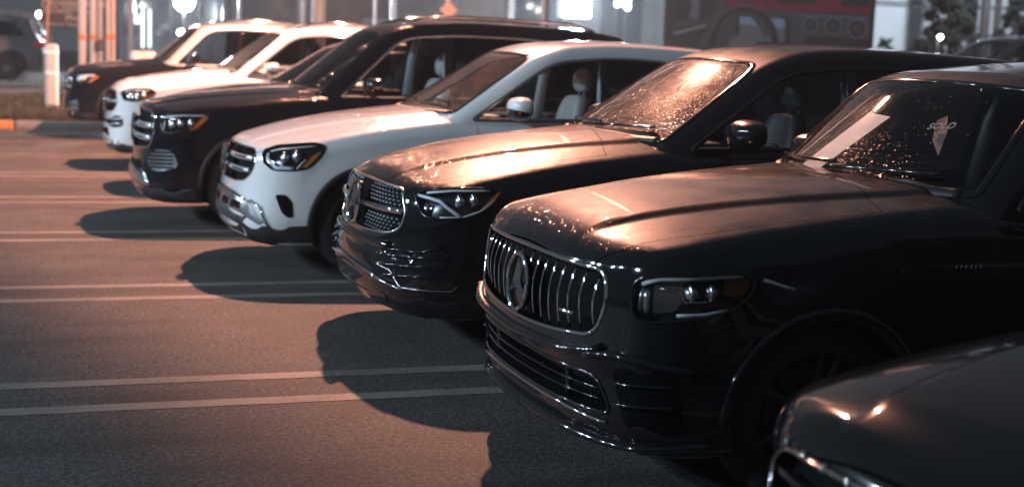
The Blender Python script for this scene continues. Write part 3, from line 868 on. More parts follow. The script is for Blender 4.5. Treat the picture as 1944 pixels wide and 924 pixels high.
    def rails(s, mat_, half=None):
        sh = s.sh
        x0, x1 = sh.xw+1.0, sh.L-0.75
        for sd in (-1, 1):
            bm = bmesh.new(); pts = []
            n = 24
            for i in range(n+1):
                x = x0+(x1-x0)*i/n
                y = 0.56-0.06*max(0, (x-3.2)/1.6)**2
                P, _ = s.surf([(x, -y)], 't', -1, 0.0, sh.G)
                lift = 0.045*min(1, min(i, n-i)/3.0)
                pts.append((x, sd*y, P[0][2]+lift))
            add_tube(bm, pts, 0.018, 8)
            from_bm('roof_rail', bm, mat_, s.root)
    def handles(s):
        for d, sd, nm, xd in s.doors:
            x = (xd[1]-0.20) if nm == 'front_door' else (xd[2]-0.26)
            P, n = s.surf([(x-0.11, 0.97), (x, 0.975), (x+0.11, 0.98)], 's', sd, 0.035)
            bm = bmesh.new()
            Q, _ = s.surf([(x-0.12, 0.97), (x+0.12, 0.98)], 's', sd, 0.0)
            add_tube(bm, [Q[0], P[0], P[1], P[2], Q[1]], [0.012, 0.014, 0.015, 0.014, 0.012], 8)
            from_bm('door_handle', bm, s.paint, d)
def emblem(parent, x, z, R, tilt=0.0, disk=True):
    """a big round badge: a ring with a three-pointed star"""
    bm = bmesh.new()
    add_tube(bm, [(0, R*math.cos(t), R*math.sin(t)) for t in [2*math.pi*k/40 for k in range(40)]], R*0.085, 8, closed=True)
    for q in range(3):
        a = math.pi/2+2*math.pi*q/3; d = Vector((0, math.cos(a), math.sin(a))); p = Vector((0, -math.sin(a), math.cos(a)))
        tip = d*R*0.95; w = p*R*0.17; b0 = d*R*0.10
        top = bm.verts.new((-0.022, 0, 0)); t_ = bm.verts.new(tip+Vector((-0.004, 0, 0)))
        l = bm.verts.new(b0*0+w*0.9-d*R*0.02+Vector((0.006, 0, 0))); r = bm.verts.new(-w*0.9-d*R*0.02+Vector((0.006, 0, 0)))
        bm.faces.new((top, l, t_)); bm.faces.new((top, t_, r)); bm.faces.new((l, r, t_))
    bmesh.ops.recalc_face_normals(bm, faces=bm.faces)
    o = from_bm('star_badge', bm, CHROME(), parent, True, math.radians(30))
    o.location = (x, 0, z); o.rotation_euler = (0, tilt, 0)
    if disk:
        bm = bmesh.new()
        add_lathe(bm, [(0.0, 0.010), (R*0.95, 0.012), (R*0.95, 0.03), (0, 0.03)], 40, 'x')
        d = from_bm('badge_plate', bm, GLOSS(), parent, True, math.radians(30))
        d.location = (x, 0, z); d.rotation_euler = (0, tilt, 0)
    return o
# ------------------------------------------------------------------ cars of the row
CARS = {}
ROW = 'SUVs parked nose-out in a row'
def mk(key, label, paint, holes=(), z=0.0, **kw):
    c = Car(key, 'parked_car', label, paint, grp=ROW)
    c.root.location.z = z
    CARS[key] = c
    c.build(holes=holes, **kw)
    return c
def sym(half):
    """full outline from the half with u >= 0, listed from the top centre round to the bottom centre"""
    return [(-u, v) for u, v in half[::-1] if u > 1e-6] + list(half) if False else list(half) + [(-u, v) for u, v in half[::-1] if u > 1e-6]
def headlights(c, poly, items, amber=None, face=None, depth=0.055, amb=None):
    for sd in (-1, 1):
        h = c.patch('headlight', poly, 40, HOUSE(), None, sd, -depth, -depth, 0.05)
        c.patch('headlight_lens', poly, 40, G_LENS(), h, sd, 0.001, 0.0, 0.05)
        c.strip('headlight_rim', poly, 40, GLOSS(), h, sd, 0.0, 0.012, 0.012, True)
        for kind, pts, w in items:
            if kind == 'strip': c.strip('daytime_light', pts, 40, DRL(), h, sd, -0.010, w, 0.012)
            if kind == 'dark': c.strip('lamp_bezel', pts, 40, DCHROME(), h, sd, -0.03, w, 0.02)
            if kind == 'ball':
                P, n = c.surf(pts, 40, sd, -0.035)
                for p in P:
                    bm = bmesh.new(); add_sphere(bm, tuple(p), w, 16)
                    from_bm('projector', bm, SILVER(), h)
                    bm = bmesh.new()
                    add_lathe(bm, [(w*1.05, -0.012), (w*1.45, -0.02), (w*1.5, 0.0), (w*1.08, 0.0)], 24, 'x', tuple(p))
                    from_bm('projector_ring', bm, DCHROME(), h)
        if amber: c.patch('turn_signal', amber, 40, amb or AMBER(), h, sd, -0.012, 0.02, 0.04)
def apron(c, z0=0.215, z1=0.345, u=0.98, m=None):
    """dark lower edge of the bumper, right round the nose"""
    hw = c.sh.hw
    c.patch('lower_apron', [(-0.62, z0), (0.62, z0), (0.62, z1), (-0.62, z1)], 'f', m or PLASTIC(), None, -1, 0.006, 0.02, 0.06)
    for sd in (-1, 1):
        c.patch('lower_apron', [(0.50, z0+0.008), (0.75, z0+0.01), (u+0.05, z0+0.04), (u+0.05, z1+0.015), (0.75, z1), (0.50, z1)], 40, m or PLASTIC(), None, sd, 0.0085, 0.02, 0.06)
def wipers(c):
    sh = c.sh; z = sh.zc
    bm = bmesh.new()
    c.strip('', [(-0.62, z+0.035), (-0.2, z+0.045), (0.05, z+0.05)], 'f', None, None, -1, 0.018, 0.018, 0.018, False, sh.G, bm=bm)
    c.strip('', [(0.02, z+0.03), (0.35, z+0.04), (0.60, z+0.045)], 'f', None, None, -1, 0.018, 0.018, 0.018, False, sh.G, bm=bm)
    from_bm('wipers', bm, GLOSS(), c.windshield)
    c.strip('cowl_panel', [(-sh.ybelt+0.14, z-0.012), (sh.ybelt-0.14, z-0.012)], 'f', PLASTIC(), None, -1, 0.004, 0.05, 0.02, False, sh.G)

# ---- nearest full car: black, vertical-bar grille
g6 = sym(rounded([(0.0, 0.908), (0.665, 0.90), (0.70, 0.80), (0.66, 0.655), (0.30, 0.622), (0.0, 0.616)], [0, 0.08, 0.2, 0.10, 0.2, 0], 5))
h6 = rounded([(0.70, 0.83), (0.715, 0.888), (0.80, 0.908), (1.046, 0.923), (1.082, 0.888), (1.068, 0.835), (1.02, 0.78), (0.94, 0.757), (0.772, 0.732), (0.715, 0.742)], 0.03, 3)
i6 = rounded([(-0.66, 0.505), (0.66, 0.505), (0.73, 0.37), (0.4, 0.365), (-0.4, 0.365), (-0.73, 0.37)], 0.05, 4)
c = mk('six', 'glossy black SUV with a vertical-bar chrome grille and a sold tag behind its windshield', DEEP(),
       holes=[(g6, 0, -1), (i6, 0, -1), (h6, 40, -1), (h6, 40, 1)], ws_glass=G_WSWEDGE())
g = c.patch('grille', g6, 'f', VOID(), None, -1, -0.07, -0.07, 0.06)
for k in range(-8, 9):
    if k == 0: continue
    y = k*0.081 - math.copysign(0.02, k)
    if abs(y) > 0.665: continue
    zt = 0.897 if abs(y) < 0.62 else 0.88
    zb_ = 0.628+0.05*max(0, (abs(y)-0.3)/0.36)
    c.strip('grille_bar', [(y, zb_), (y, (zb_+zt)/2), (y, zt)], 'f', CHROME(), g, -1, lambda t: -0.022+0.020*(1-(2*t-1)**2), 0.012, 0.006, step=0.03)
c.strip('grille_surround', g6, 'f', CHROME(), g, -1, 0.0, 0.018, 0.016, True)
emblem(g, -0.004, 0.752, 0.115, 0.06)
c.strip('trim_badge', [(0.44, 0.715), (0.535, 0.717)], 'f', CHROME(), g, -1, 0.012, 0.018, 0.012)
headlights(c, h6, [('strip', [(0.735, 0.872), (0.80, 0.894), (1.045, 0.910)], 0.017), ('dark', [(0.722, 0.755), (0.726, 0.82), (0.735, 0.87)], 0.022), ('strip', [(0.868, 0.765), (0.95, 0.768), (1.01, 0.784)], 0.013),
                   ('dark', [(0.755, 0.75), (0.75, 0.86)], 0.03), ('dark', [(0.80, 0.86), (0.87, 0.855), (0.895, 0.81), (0.985, 0.815)], 0.010), ('ball', [(0.915, 0.845), (0.97, 0.848)], 0.026)],
           amber=[(0.998, 0.895), (1.062, 0.905), (1.066, 0.87), (1.055, 0.84), (1.0, 0.84)], amb=AMBER_DIM())
for o_ in [q for q in c.root.children if q.name.startswith('headlight')]:
    sd_ = -1 if sum(v.co.y for v in o_.data.vertices) < 0 else 1
    c.patch('lamp_reflector', rounded([(0.775, 0.765), (0.865, 0.775), (0.885, 0.815), (0.90, 0.868), (0.775, 0.872)], 0.015, 3), 40, REFL(), o_, sd_, -0.038, 0.0, 0.05)
lo = c.patch('lower_intake', i6, 'f', VOID(), None, -1, -0.09, -0.09, 0.06)
c.strip('intake_edge', i6, 'f', GLOSS(), lo, -1, 0.0, 0.016, 0.016, True)
for z in (0.455, 0.415): c.strip('intake_louvre', [(-0.67, z), (-0.3, z-0.006), (0.3, z-0.006), (0.67, z)], 'f', GLOSS(), lo, -1, -0.03, 0.010, 0.05)
for y in (-0.42, 0.42): c.strip('intake_post', [(y, 0.36), (y, 0.50)], 'f', GLOSS(), lo, -1, -0.035, 0.03, 0.03)
c.strip('bumper_chrome', [(-0.70, 0.338), (-0.4, 0.350), (0.0, 0.355), (0.4, 0.350), (0.70, 0.338)], 'f', CHROME(), None, -1, 0.006, 0.016, 0.02)
c.strip('bumper_lip', [(-0.70, 0.62), (-0.66, 0.60), (-0.5, 0.578), (0.0, 0.565), (0.5, 0.578), (0.66, 0.60), (0.70, 0.62)], 'f', DEEP(), None, -1, 0.010, 0.035, 0.05)
for sd in (-1, 1):
    v = c.patch('corner_vent', rounded([(0.63, 0.555), (0.88, 0.56), (0.90, 0.30), (0.70, 0.32)], 0.06, 4), 40, VOID(), None, sd, 0.004, 0.02, 0.05)
    for q in (0.50, 0.42): c.strip('vent_fin', [(0.66, q), (0.87, q+0.01)], 40, GLOSS(), v, sd, 0.016, 0.014, 0.03)
    c.strip('corner_blade', [(0.52, 0.585), (0.66, 0.60), (0.78, 0.59), (0.92, 0.56)], 40, DEEP(), None, sd, 0.012, 0.035, 0.045)
    c.strip('fender_badge', [(0.615, 0.896), (0.68, 0.874), (0.738, 0.858)], 's', CHROME(), None, sd, 0.006, 0.016, 0.012)
    bm = bmesh.new()
    for k in range(6): c.strip('', [(1.44+0.022*k, 0.925), (1.445+0.022*k, 0.937)], 's', None, None, sd, 0.002, 0.007, 0.006, bm=bm)
    from_bm('fender_lettering', bm, CHROME(), c.body)
    c.strip('splitter', [(0.0, 0.262), (0.45, 0.275), (0.8, 0.275), (1.0, 0.29)], 30, GLOSS(), None, sd, 0.018, 0.03, 0.06)
apron(c, m=GLOSS()); wipers(c); c.handles()

# ---- second: black, studded grille with one bright bar
g5 = sym(rounded([(0.0, 0.925), (0.62, 0.915), (0.715, 0.80), (0.69, 0.70), (0.58, 0.665), (0.25, 0.645), (0.0, 0.645)], [0, 0.06, 0.15, 0.1, 0.1, 0.1, 0], 4))
h5 = rounded([(0.65, 0.905), (0.72, 0.925), (0.90, 0.945), (1.105, 0.952), (1.09, 0.893), (1.054, 0.836), (0.982, 0.790), (0.84, 0.777), (0.743, 0.789)], 0.03, 3)
c = mk('five', 'black SUV with a studded chrome grille and a heavily dew-covered windshield', DEEP(), holes=[(g5, 0, -1), (h5, 40, -1), (h5, 40, 1)], ws_glass=G_WSDEW())
g = c.patch('grille', g5, 'f', VOID(), None, -1, -0.05, -0.05, 0.06)
pts = []
for j in range(13):
    z = 0.665+0.0205*j
    for i in range(-14, 15):
        y = 0.052*(i+(0.5 if j % 2 else 0))
        lim = 0.66 if z > 0.72 else 0.60-(0.72-z)*1.2
        if abs(y) > min(lim, 0.66-(max(0, z-0.84))*0.6) or math.hypot(y, (z-0.785)) < 0.165 or abs(z-0.788) < 0.022: continue
        pts.append((y, z))
P, nn = c.surf(pts, 'f', -1, -0.014)
bm = bmesh.new()
for p in P:
    r = 0.0075
    t = bm.verts.new((p[0]-0.008, p[1], p[2]))
    q = [bm.verts.new((p[0]+0.004, p[1]+dy*r*1.5, p[2]+dz*r*0.9)) for dy, dz in ((1, 0), (0, 1), (-1, 0), (0, -1))]
    for k in range(4): bm.faces.new((t, q[k], q[(k+1) % 4]))
from_bm('grille_studs', bm, SILVER(), g, False)['kind'] = 'stuff'
c.strip('grille_surround', g5, 'f', DCHROME(), g, -1, 0.0, 0.016, 0.014, True)
for sd in (-1, 1):
    bm = bmesh.new()
    c.strip('', [(0.13, 0.786), (0.40, 0.79), (0.69, 0.797)], 'f', None, None, sd, 0.004, 0.036, 0.03, bm=bm)
    from_bm('grille_bar', bm, CHROME(), g)
emblem(g, -0.010, 0.785, 0.128, 0.10)
headlights(c, h5, [('strip', [(0.665, 0.90), (0.75, 0.890), (0.827, 0.875), (0.891, 0.831), (0.954, 0.790)], 0.020), ('strip', [(0.726, 0.915), (0.88, 0.937), (1.05, 0.943)], 0.016),
                   ('strip', [(0.84, 0.785), (0.95, 0.790), (1.03, 0.825), (1.085, 0.89)], 0.012), ('dark', [(0.73, 0.80), (0.74, 0.86)], 0.04), ('ball', [(0.93, 0.885), (1.0, 0.895)], 0.026)],
           amber=[(1.098, 0.94), (1.078, 0.873), (1.044, 0.826), (1.028, 0.828), (1.06, 0.885), (1.085, 0.935)])
c.patch('lower_intake', rounded([(-0.42, 0.575), (0.42, 0.575), (0.62, 0.46), (0.42, 0.40), (-0.42, 0.40), (-0.62, 0.46)], 0.05, 4), 'f', GLOSS(), None, -1, 0.004, 0.02, 0.05)
c.strip('splitter', [(-0.78, 0.385), (-0.48, 0.432), (0.0, 0.45), (0.48, 0.432), (0.78, 0.385)], 'f', CHROME(), None, -1, 0.012, 0.018, 0.03)
c.strip('bumper_lip', [(-0.62, 0.60), (-0.3, 0.592), (0.3, 0.592), (0.62, 0.60)], 'f', GLOSS(), None, -1, 0.006, 0.05, 0.05)
for sd in (-1, 1):
    v = c.patch('corner_vent', rounded([(0.40, 0.57), (0.84, 0.585), (0.94, 0.615), (0.98, 0.51), (1.0, 0.395), (0.76, 0.39), (0.68, 0.47), (0.45, 0.50)], 0.05, 4), 20, GLOSS(), None, sd, 0.004, 0.02, 0.05)
    bm = bmesh.new()
    for q in (0.555, 0.505, 0.455): c.strip('', [(0.62 if q < 0.5 else 0.5, q-0.01), (0.96, q+0.012)], 20, None, None, sd, 0.016, 0.016, 0.035, bm=bm)
    from_bm('vent_fins', bm, GLOSS(), v)
    c.strip('vent_lip', [(0.40, 0.575), (0.84, 0.592), (0.94, 0.622)], 20, GLOSS(), v, sd, 0.010, 0.014, 0.02)
    c.strip('side_blade', [(0.45, 0.495), (0.66, 0.47), (0.75, 0.392), (0.98, 0.392), (1.0, 0.42)], 20, DCHROME(), v, sd, 0.010, 0.010, 0.015)
apron(c, m=GLOSS()); wipers(c); c.handles(); pass

# ---- third: white, two-louvre grille
g4 = sym(rounded([(0.0, 0.915), (0.60, 0.91), (0.69, 0.85), (0.68, 0.75), (0.58, 0.675), (0.32, 0.655), (0.0, 0.655)], [0, 0.06, 0.08, 0.08, 0.1, 0.1, 0], 4))
h4 = rounded([(0.645, 0.905), (0.74, 0.948), (1.0, 0.978), (1.085, 0.960), (1.08, 0.892), (1.025, 0.803), (0.956, 0.777), (0.792, 0.772), (0.70, 0.812)], 0.03, 3)
c = mk('four', 'white SUV with two silver grille louvres, third full car from the camera', WHITE(), holes=[(g4, 0, -1), (h4, 40, -1), (h4, 40, 1)], ws_glass=G_WSMID(), seats=LEATHER_L())
g = c.patch('grille', g4, 'f', VOID(), None, -1, -0.05, -0.05, 0.06)
for z in (0.838, 0.748):
    for sd in (-1, 1):
        c.strip('grille_louvre', [(0.10, z), (0.4, z), (0.655 if z > 0.8 else 0.63, z+0.004)], 'f', SILVER(), g, sd, -0.004, 0.042, 0.04)
        c.strip('louvre_slot', [(0.30, z), (0.56, z+0.002)], 'f', VOID(), g, sd, 0.014, 0.012, 0.008)
c.strip('grille_surround', g4, 'f', CHROME(), g, -1, 0.0, 0.016, 0.014, True)
emblem(g, -0.014, 0.795, 0.115, 0.08)
headlights(c, h4, [('strip', [(0.70, 0.895), (0.712, 0.855), (0.80, 0.79), (0.93, 0.79)], 0.028), ('strip', [(0.715, 0.91), (0.79, 0.93), (1.02, 0.962)], 0.014), ('strip', [(0.95, 0.79), (1.0, 0.86)], 0.014),
                   ('ball', [(0.85, 0.872), (0.935, 0.885)], 0.034)], amber=[(1.07, 0.925), (1.05, 0.87), (1.008, 0.805), (0.98, 0.80), (1.03, 0.89)])
skid = [(0.0, 0.575), (0.44, 0.566), (0.70, 0.525), (0.83, 0.40), (0.80, 0.375), (0.66, 0.43), (0.22, 0.455), (0.0, 0.46)]
sk = c.patch('skid_plate', sym(skid), 'f', DCHROME(), None, -1, 0.012, 0.03, 0.05)
for y0, y1 in ((-0.60, -0.40), (-0.30, -0.08), (0.08, 0.30), (0.40, 0.60)):
    c.patch('skid_slot', rounded([(y0, 0.465), (y1, 0.465), (y1-0.01, 0.515), (y0+0.01, 0.515)], 0.015, 3), 'f', VOID(), sk, -1, 0.016, 0.01, 0.05)
c.strip('skid_edge', [(-0.70, 0.53), (-0.44, 0.572), (0.0, 0.58), (0.44, 0.572), (0.70, 0.53)], 'f', CHROME(), sk, -1, 0.016, 0.02, 0.02)
c.patch('lower_intake', [(-0.62, 0.34), (0.62, 0.34), (0.70, 0.42), (0.22, 0.455), (-0.22, 0.455), (-0.70, 0.42)], 'f', PLASTIC(), None, -1, 0.005, 0.02, 0.05)
for sd in (-1, 1):
    c.patch('corner_vent', rounded([(0.893, 0.598), (0.955, 0.602), (0.988, 0.548), (0.992, 0.445), (0.972, 0.432), (0.94, 0.47)], 0.02, 3), 20, VOID(), None, sd, 0.004, 0.01, 0.04)
    c.strip('corner_blade', [(0.70, 0.54), (0.80, 0.50), (0.865, 0.37)], 20, CHROME(), None, sd, 0.008, 0.022, 0.02)
apron(c, 0.215, 0.365); wipers(c); c.handles()

# ---- fourth: tall black, bright three-louvre grille and amber markers
g3 = sym(rounded([(0.0, 1.045), (0.62, 1.03), (0.73, 0.95), (0.74, 0.80), (0.68, 0.71), (0.0, 0.665)], [0, 0.06, 0.08, 0.08, 0.08, 0], 4))
h3 = rounded([(0.725, 0.93), (0.737, 1.005), (0.92, 1.035), (1.085, 1.035), (1.10, 0.99), (1.04, 0.888), (0.92, 0.86), (0.77, 0.85)], 0.03, 3)
c = mk('three', 'tall black SUV with wide chrome grille louvres, amber markers and pale seats', BLACK(), holes=[(g3, 0, -1), (h3, 40, -1), (h3, 40, 1)], seats=LEATHER_L())
g = c.patch('grille', g3, 'f', VOID(), None, -1, -0.05, -0.05, 0.06)
for z in (0.90, 0.79):
    for sd in (-1, 1):
        c.strip('grille_louvre', [(0.10, z), (0.4, z), (0.69, z+0.004)], 'f', SILVER(), g, sd, -0.004, 0.055, 0.04)
        c.strip('louvre_slot', [(0.30, z), (0.60, z+0.002)], 'f', VOID(), g, sd, 0.016, 0.014, 0.008)
c.strip('grille_surround', g3, 'f', CHROME(), g, -1, 0.0, 0.022, 0.016, True)
emblem(g, -0.012, 0.86, 0.125, 0.05)
headlights(c, h3, [('strip', [(0.75, 0.99), (0.92, 1.018), (1.07, 1.02)], 0.018), ('strip', [(0.76, 0.875), (0.77, 0.96)], 0.014), ('dark', [(0.79, 0.98), (0.90, 0.99)], 0.03), ('ball', [(0.84, 0.93), (0.92, 0.945), (1.0, 0.95)], 0.034)],
           amber=[(1.095, 1.01), (1.075, 0.93), (1.01, 0.875), (0.995, 0.88), (1.055, 0.985), (1.075, 1.02)])
c.patch('lower_intake', rounded([(-0.45, 0.58), (0.45, 0.58), (0.5, 0.42), (-0.5, 0.42)], 0.05, 4), 'f', VOID(), None, -1, 0.004, 0.02, 0.05)
c.patch('skid_plate', sym([(0.0, 0.50), (0.50, 0.48), (0.70, 0.42), (0.72, 0.36), (0.60, 0.39), (0.0, 0.40)]), 'f', DCHROME(), None, -1, 0.014, 0.03, 0.05)
for sd in (-1, 1):
    v = c.patch('corner_vent', rounded([(0.63, 0.60), (0.78, 0.70), (0.95, 0.70), (1.0, 0.55), (0.85, 0.50), (0.70, 0.52)], 0.05, 4), 20, DCHROME(), None, sd, 0.004, 0.02, 0.05)
    bm = bmesh.new()
    for q in range(5): c.strip('', [(0.68+0.02*abs(q-2), 0.535+0.034*q), (0.955, 0.545+0.034*q)], 20, None, None, sd, 0.010, 0.014, 0.016, bm=bm)
    from_bm('vent_mesh', bm, VOID(), v)
    c.strip('corner_blade', [(0.55, 0.50), (0.68, 0.46), (0.74, 0.36)], 20, CHROME(), None, sd, 0.012, 0.03, 0.03)
apron(c); wipers(c); c.handles(); c.rails(CHROME())

# ---- hidden fifth: only its windshield and roof edge show
c = mk('hidden', 'dark SUV mostly hidden between the tall black SUV and the far white one', BLACK(), res=0.7)
wipers(c); c.rails(CHROME())

# ---- sixth: white with black grille
g2 = sym(rounded([(0.0, 1.02), (0.58, 1.0), (0.70, 0.90), (0.68, 0.80), (0.58, 0.745), (0.0, 0.725)], [0, 0.06, 0.1, 0.08, 0.08, 0], 4))
h2 = rounded([(0.625, 1.0), (0.80, 1.048), (1.01, 1.06), (1.09, 1.008), (1.03, 0.926), (0.932, 0.882), (0.731, 0.895)], 0.03, 3)
c = mk('two', 'far white SUV with a black grille and smile-shaped lower bumper opening', WHITE(), holes=[(g2, 0, -1), (h2, 40, -1), (h2, 40, 1)], res=0.8)
g = c.patch('grille', g2, 'f', VOID(), None, -1, -0.05, -0.05, 0.06)
for sd in (-1, 1): c.strip('grille_louvre', [(0.10, 0.87), (0.66, 0.875)], 'f', SILVER(), g, sd, 0.0, 0.034, 0.03)
c.strip('grille_surround', g2, 'f', DCHROME(), g, -1, 0.0, 0.014, 0.014, True)
emblem(g, -0.014, 0.87, 0.125, 0.08)
headlights(c, h2, [('strip', [(0.70, 1.0), (0.82, 1.03), (1.02, 1.035)], 0.018), ('ball', [(0.80, 0.95), (0.90, 0.965), (0.98, 0.975)], 0.034)], amber=[(1.075, 1.0), (1.02, 0.935), (0.95, 0.90), (0.94, 0.905), (1.03, 0.985)])
lo = c.patch('lower_intake', sym(rounded([(0.0, 0.63), (0.50, 0.635), (0.70, 0.70), (0.80, 0.69), (0.86, 0.57), (0.70, 0.53), (0.45, 0.585), (0.0, 0.585)], [0, 0.05, 0.1, 0.1, 0.1, 0.1, 0.05, 0], 4)), 'f', VOID(), None, -1, 0.004, 0.02, 0.05)
for sd in (-1, 1):
    for q in (0.64, 0.58): c.strip('intake_louvre', [(0.62, q), (0.82, q+0.02)], 'f', SILVER(), lo, sd, 0.014, 0.02, 0.02)
c.strip('splitter', [(-0.80, 0.36), (-0.4, 0.40), (0.0, 0.41), (0.4, 0.40), (0.80, 0.36)], 'f', CHROME(), None, -1, 0.010, 0.018, 0.02)
c.patch('lower_intake', rounded([(-0.5, 0.53), (0.5, 0.53), (0.6, 0.42), (-0.6, 0.42)], 0.04, 4), 'f', VOID(), None, -1, 0.004, 0.02, 0.06)
apron(c); wipers(c); c.handles(); c.rails(CHROME())

# ---- farthest of the row: black beside the grass
g1 = sym(rounded([(0.0, 1.0), (0.56, 0.97), (0.66, 0.88), (0.62, 0.72), (0.52, 0.66), (0.0, 0.65)], [0, 0.06, 0.1, 0.08, 0.08, 0], 4))
h1 = rounded([(0.62, 0.93), (0.74, 0.97), (1.03, 0.985), (1.06, 0.95), (0.975, 0.86), (0.86, 0.80), (0.69, 0.845)], 0.03, 3)
c = mk('one', 'farthest black SUV of the row, nose beside the grass island', BLACK(), holes=[(g1, 0, -1), (h1, 40, -1), (h1, 40, 1)], res=0.7, z=0.10)
c.roof.data.materials.clear(); c.roof.data.materials.append(ROOF_SHINE())  # lamp reflection on roof and pillars painted as a pale colour
g = c.patch('grille', g1, 'f', VOID(), None, -1, -0.05, -0.05, 0.06)
for z in (0.88, 0.76):
    for sd in (-1, 1): c.strip('grille_louvre', [(0.10, z), (0.61, z+0.004)], 'f', SILVER(), g, sd, 0.0, 0.05, 0.03)
c.strip('grille_surround', g1, 'f', CHROME(), g, -1, 0.0, 0.02, 0.014, True)
emblem(g, -0.014, 0.82, 0.12, 0.08)
headlights(c, h1, [('strip', [(0.70, 0.93), (0.85, 0.95), (1.0, 0.955)], 0.03), ('ball', [(0.74, 0.88), (0.82, 0.90)], 0.05)], amber=[(1.055, 0.945), (0.985, 0.865), (0.93, 0.835), (0.92, 0.85), (1.02, 0.95)])
for sd in (-1, 1):
    c.patch('corner_vent', rounded([(0.60, 0.52), (0.85, 0.55), (0.88, 0.38), (0.66, 0.36)], 0.05, 4), 20, DCHROME(), None, sd, 0.004, 0.02, 0.06)
c.strip('splitter', [(-0.78, 0.32), (0.0, 0.35), (0.78, 0.32)], 'f', CHROME(), None, -1, 0.012, 0.03, 0.03)
apron(c); wipers(c); c.handles(); c.rails(CHROME())

# ---- black car cut by the lower right corner
g7 = sym(rounded([(0.0, 0.735), (0.58, 0.715), (0.69, 0.65), (0.66, 0.57), (0.55, 0.53), (0.0, 0.51)], [0, 0.06, 0.1, 0.08, 0.08, 0], 4))
h7 = rounded([(0.65, 0.70), (0.74, 0.74), (1.0, 0.77), (1.08, 0.74), (1.02, 0.66), (0.95, 0.63), (0.74, 0.62)], 0.03, 3)
c = mk('seven', 'black car cut off by the lower right corner, only its hood in view', DEEP7(), holes=[(g7, 0, -1), (h7, 40, -1), (h7, 40, 1)])
g = c.patch('grille', g7, 'f', VOID(), None, -1, -0.05, -0.05, 0.06)
for z in (0.58, 0.645):
    c.strip('grille_slat', [(-0.62, z), (0.0, z+0.004), (0.62, z)], 'f', GLOSS(), g, -1, -0.012, 0.022, 0.04)
for k in range(-5, 6):
    c.strip('grille_stud', [(k*0.115, 0.715), (k*0.115, 0.738)], 'f', CHROME(), g, -1, 0.006, 0.012, 0.016)
c.strip('grille_surround', g7, 'f', CHROME(), g, -1, 0.002, 0.013, 0.012, True)
emblem(g, -0.01, 0.62, 0.09, 0.08)
headlights(c, h7, [('strip', [(0.72, 0.72), (1.02, 0.75)], 0.016), ('ball', [(0.84, 0.68), (0.93, 0.69)], 0.03)])
apron(c, 0.215, 0.34); wipers(c); c.handles()

# ---- paper and tag behind the windshield of the nearest car
def on_glass(key, quad, depth, name, m, label, cat, n=6):
    c = CARS[key]; o = np.array([*POSE[key], 0.0])
    a, b, d_, e_ = [Vector(p) for p in quad]
    bm = bmesh.new(); rows = []
    for i in range(n+1):
        row = []
        for j in range(n+1):
            p = (a.lerp(b, i/n)).lerp(e_.lerp(d_, i/n), j/n)
            P, nn = c.surf([(-p.y, p.z)], 'f', -1, -depth, c.sh.G)
            row.append(bm.verts.new(P[0]))
        rows.append(row)
    for i in range(n):
        for j in range(n): bm.faces.new((rows[i][j], rows[i+1][j], rows[i+1][j+1], rows[i][j+1]))
    ext = bmesh.ops.solidify(bm, geom=bm.faces[:], thickness=0.001)
    bmesh.ops.recalc_face_normals(bm, faces=bm.faces)
    ob = from_bm(name, bm, m, None, False)
    ob.location = o
    return tag(ob, label, cat)
on_glass('six', [(1.46, 0.302, 1.235), (1.709, 0.181, 1.484), (1.689, -0.025, 1.475), (1.437, 0.09, 1.238)], 0.02, 'paper_sheet', PAPER(),
         'long white paper sheet lying behind the dewy windshield of the nearest black SUV', 'paper')
c = CARS['six']; o6 = Vector((*POSE['six'], 0))
bm = bmesh.new()
tp = [(-0.274, 1.492), (-0.302, 1.515), (-0.381, 1.45), (-0.452, 1.353), (-0.35, 1.414)]
P, nn = c.surf([(-y, z) for y, z in tp], 'f', -1, -0.045, c.sh.G)
f = bm.faces.new([bm.verts.new(p) for p in P])
bmesh.ops.solidify(bm, geom=[f], thickness=0.002)
bmesh.ops.recalc_face_normals(bm, faces=bm.faces)
tg = from_bm('sold_tag', bm, mat('tag_card', (0.16, 0.125, 0.105), 0.6), None, False)
tg.location = o6
tag(tg, 'kite-shaped sold tag hanging behind the nearest black SUV windshield', 'tag')
def text(name, body, loc, size, m, parent=None, rot=(math.pi/2, 0, 0), align='CENTER', ext=0.002, shear=0.0):
    cu = bpy.data.curves.new(name, 'FONT'); cu.body = body; cu.size = size; cu.extrude = ext; cu.align_x = align; cu.shear = shear
    cu.materials.append(m)
    o = bpy.data.objects.new(name, cu); COL.objects.link(o)
    dg = bpy.context.evaluated_depsgraph_get()
    me = bpy.data.meshes.new_from_object(o.evaluated_get(dg)); bpy.data.objects.remove(o)
    o = bpy.data.objects.new(name, me); COL.objects.link(o)
    o.location = loc; o.rotation_euler = rot
    if parent: o.parent = parent
    return o
Pm, nm = c.surf([(0.345, 1.452)], 'f', -1, -0.035, c.sh.G)
tl = text('tag_lettering', 'SOLD', Pm[0], 0.052, mat('tag_print', (0.42, 0.42, 0.42), 0.6), tg, shear=0.25)
zax = Vector(nm[0]); xax = Vector((0.35, -0.94, 0.12)); xax = (xax-zax*xax.dot(zax)).normalized(); yax = zax.cross(xax)
tl.rotation_euler = Matrix((xax, yax, zax)).transposed().to_euler()
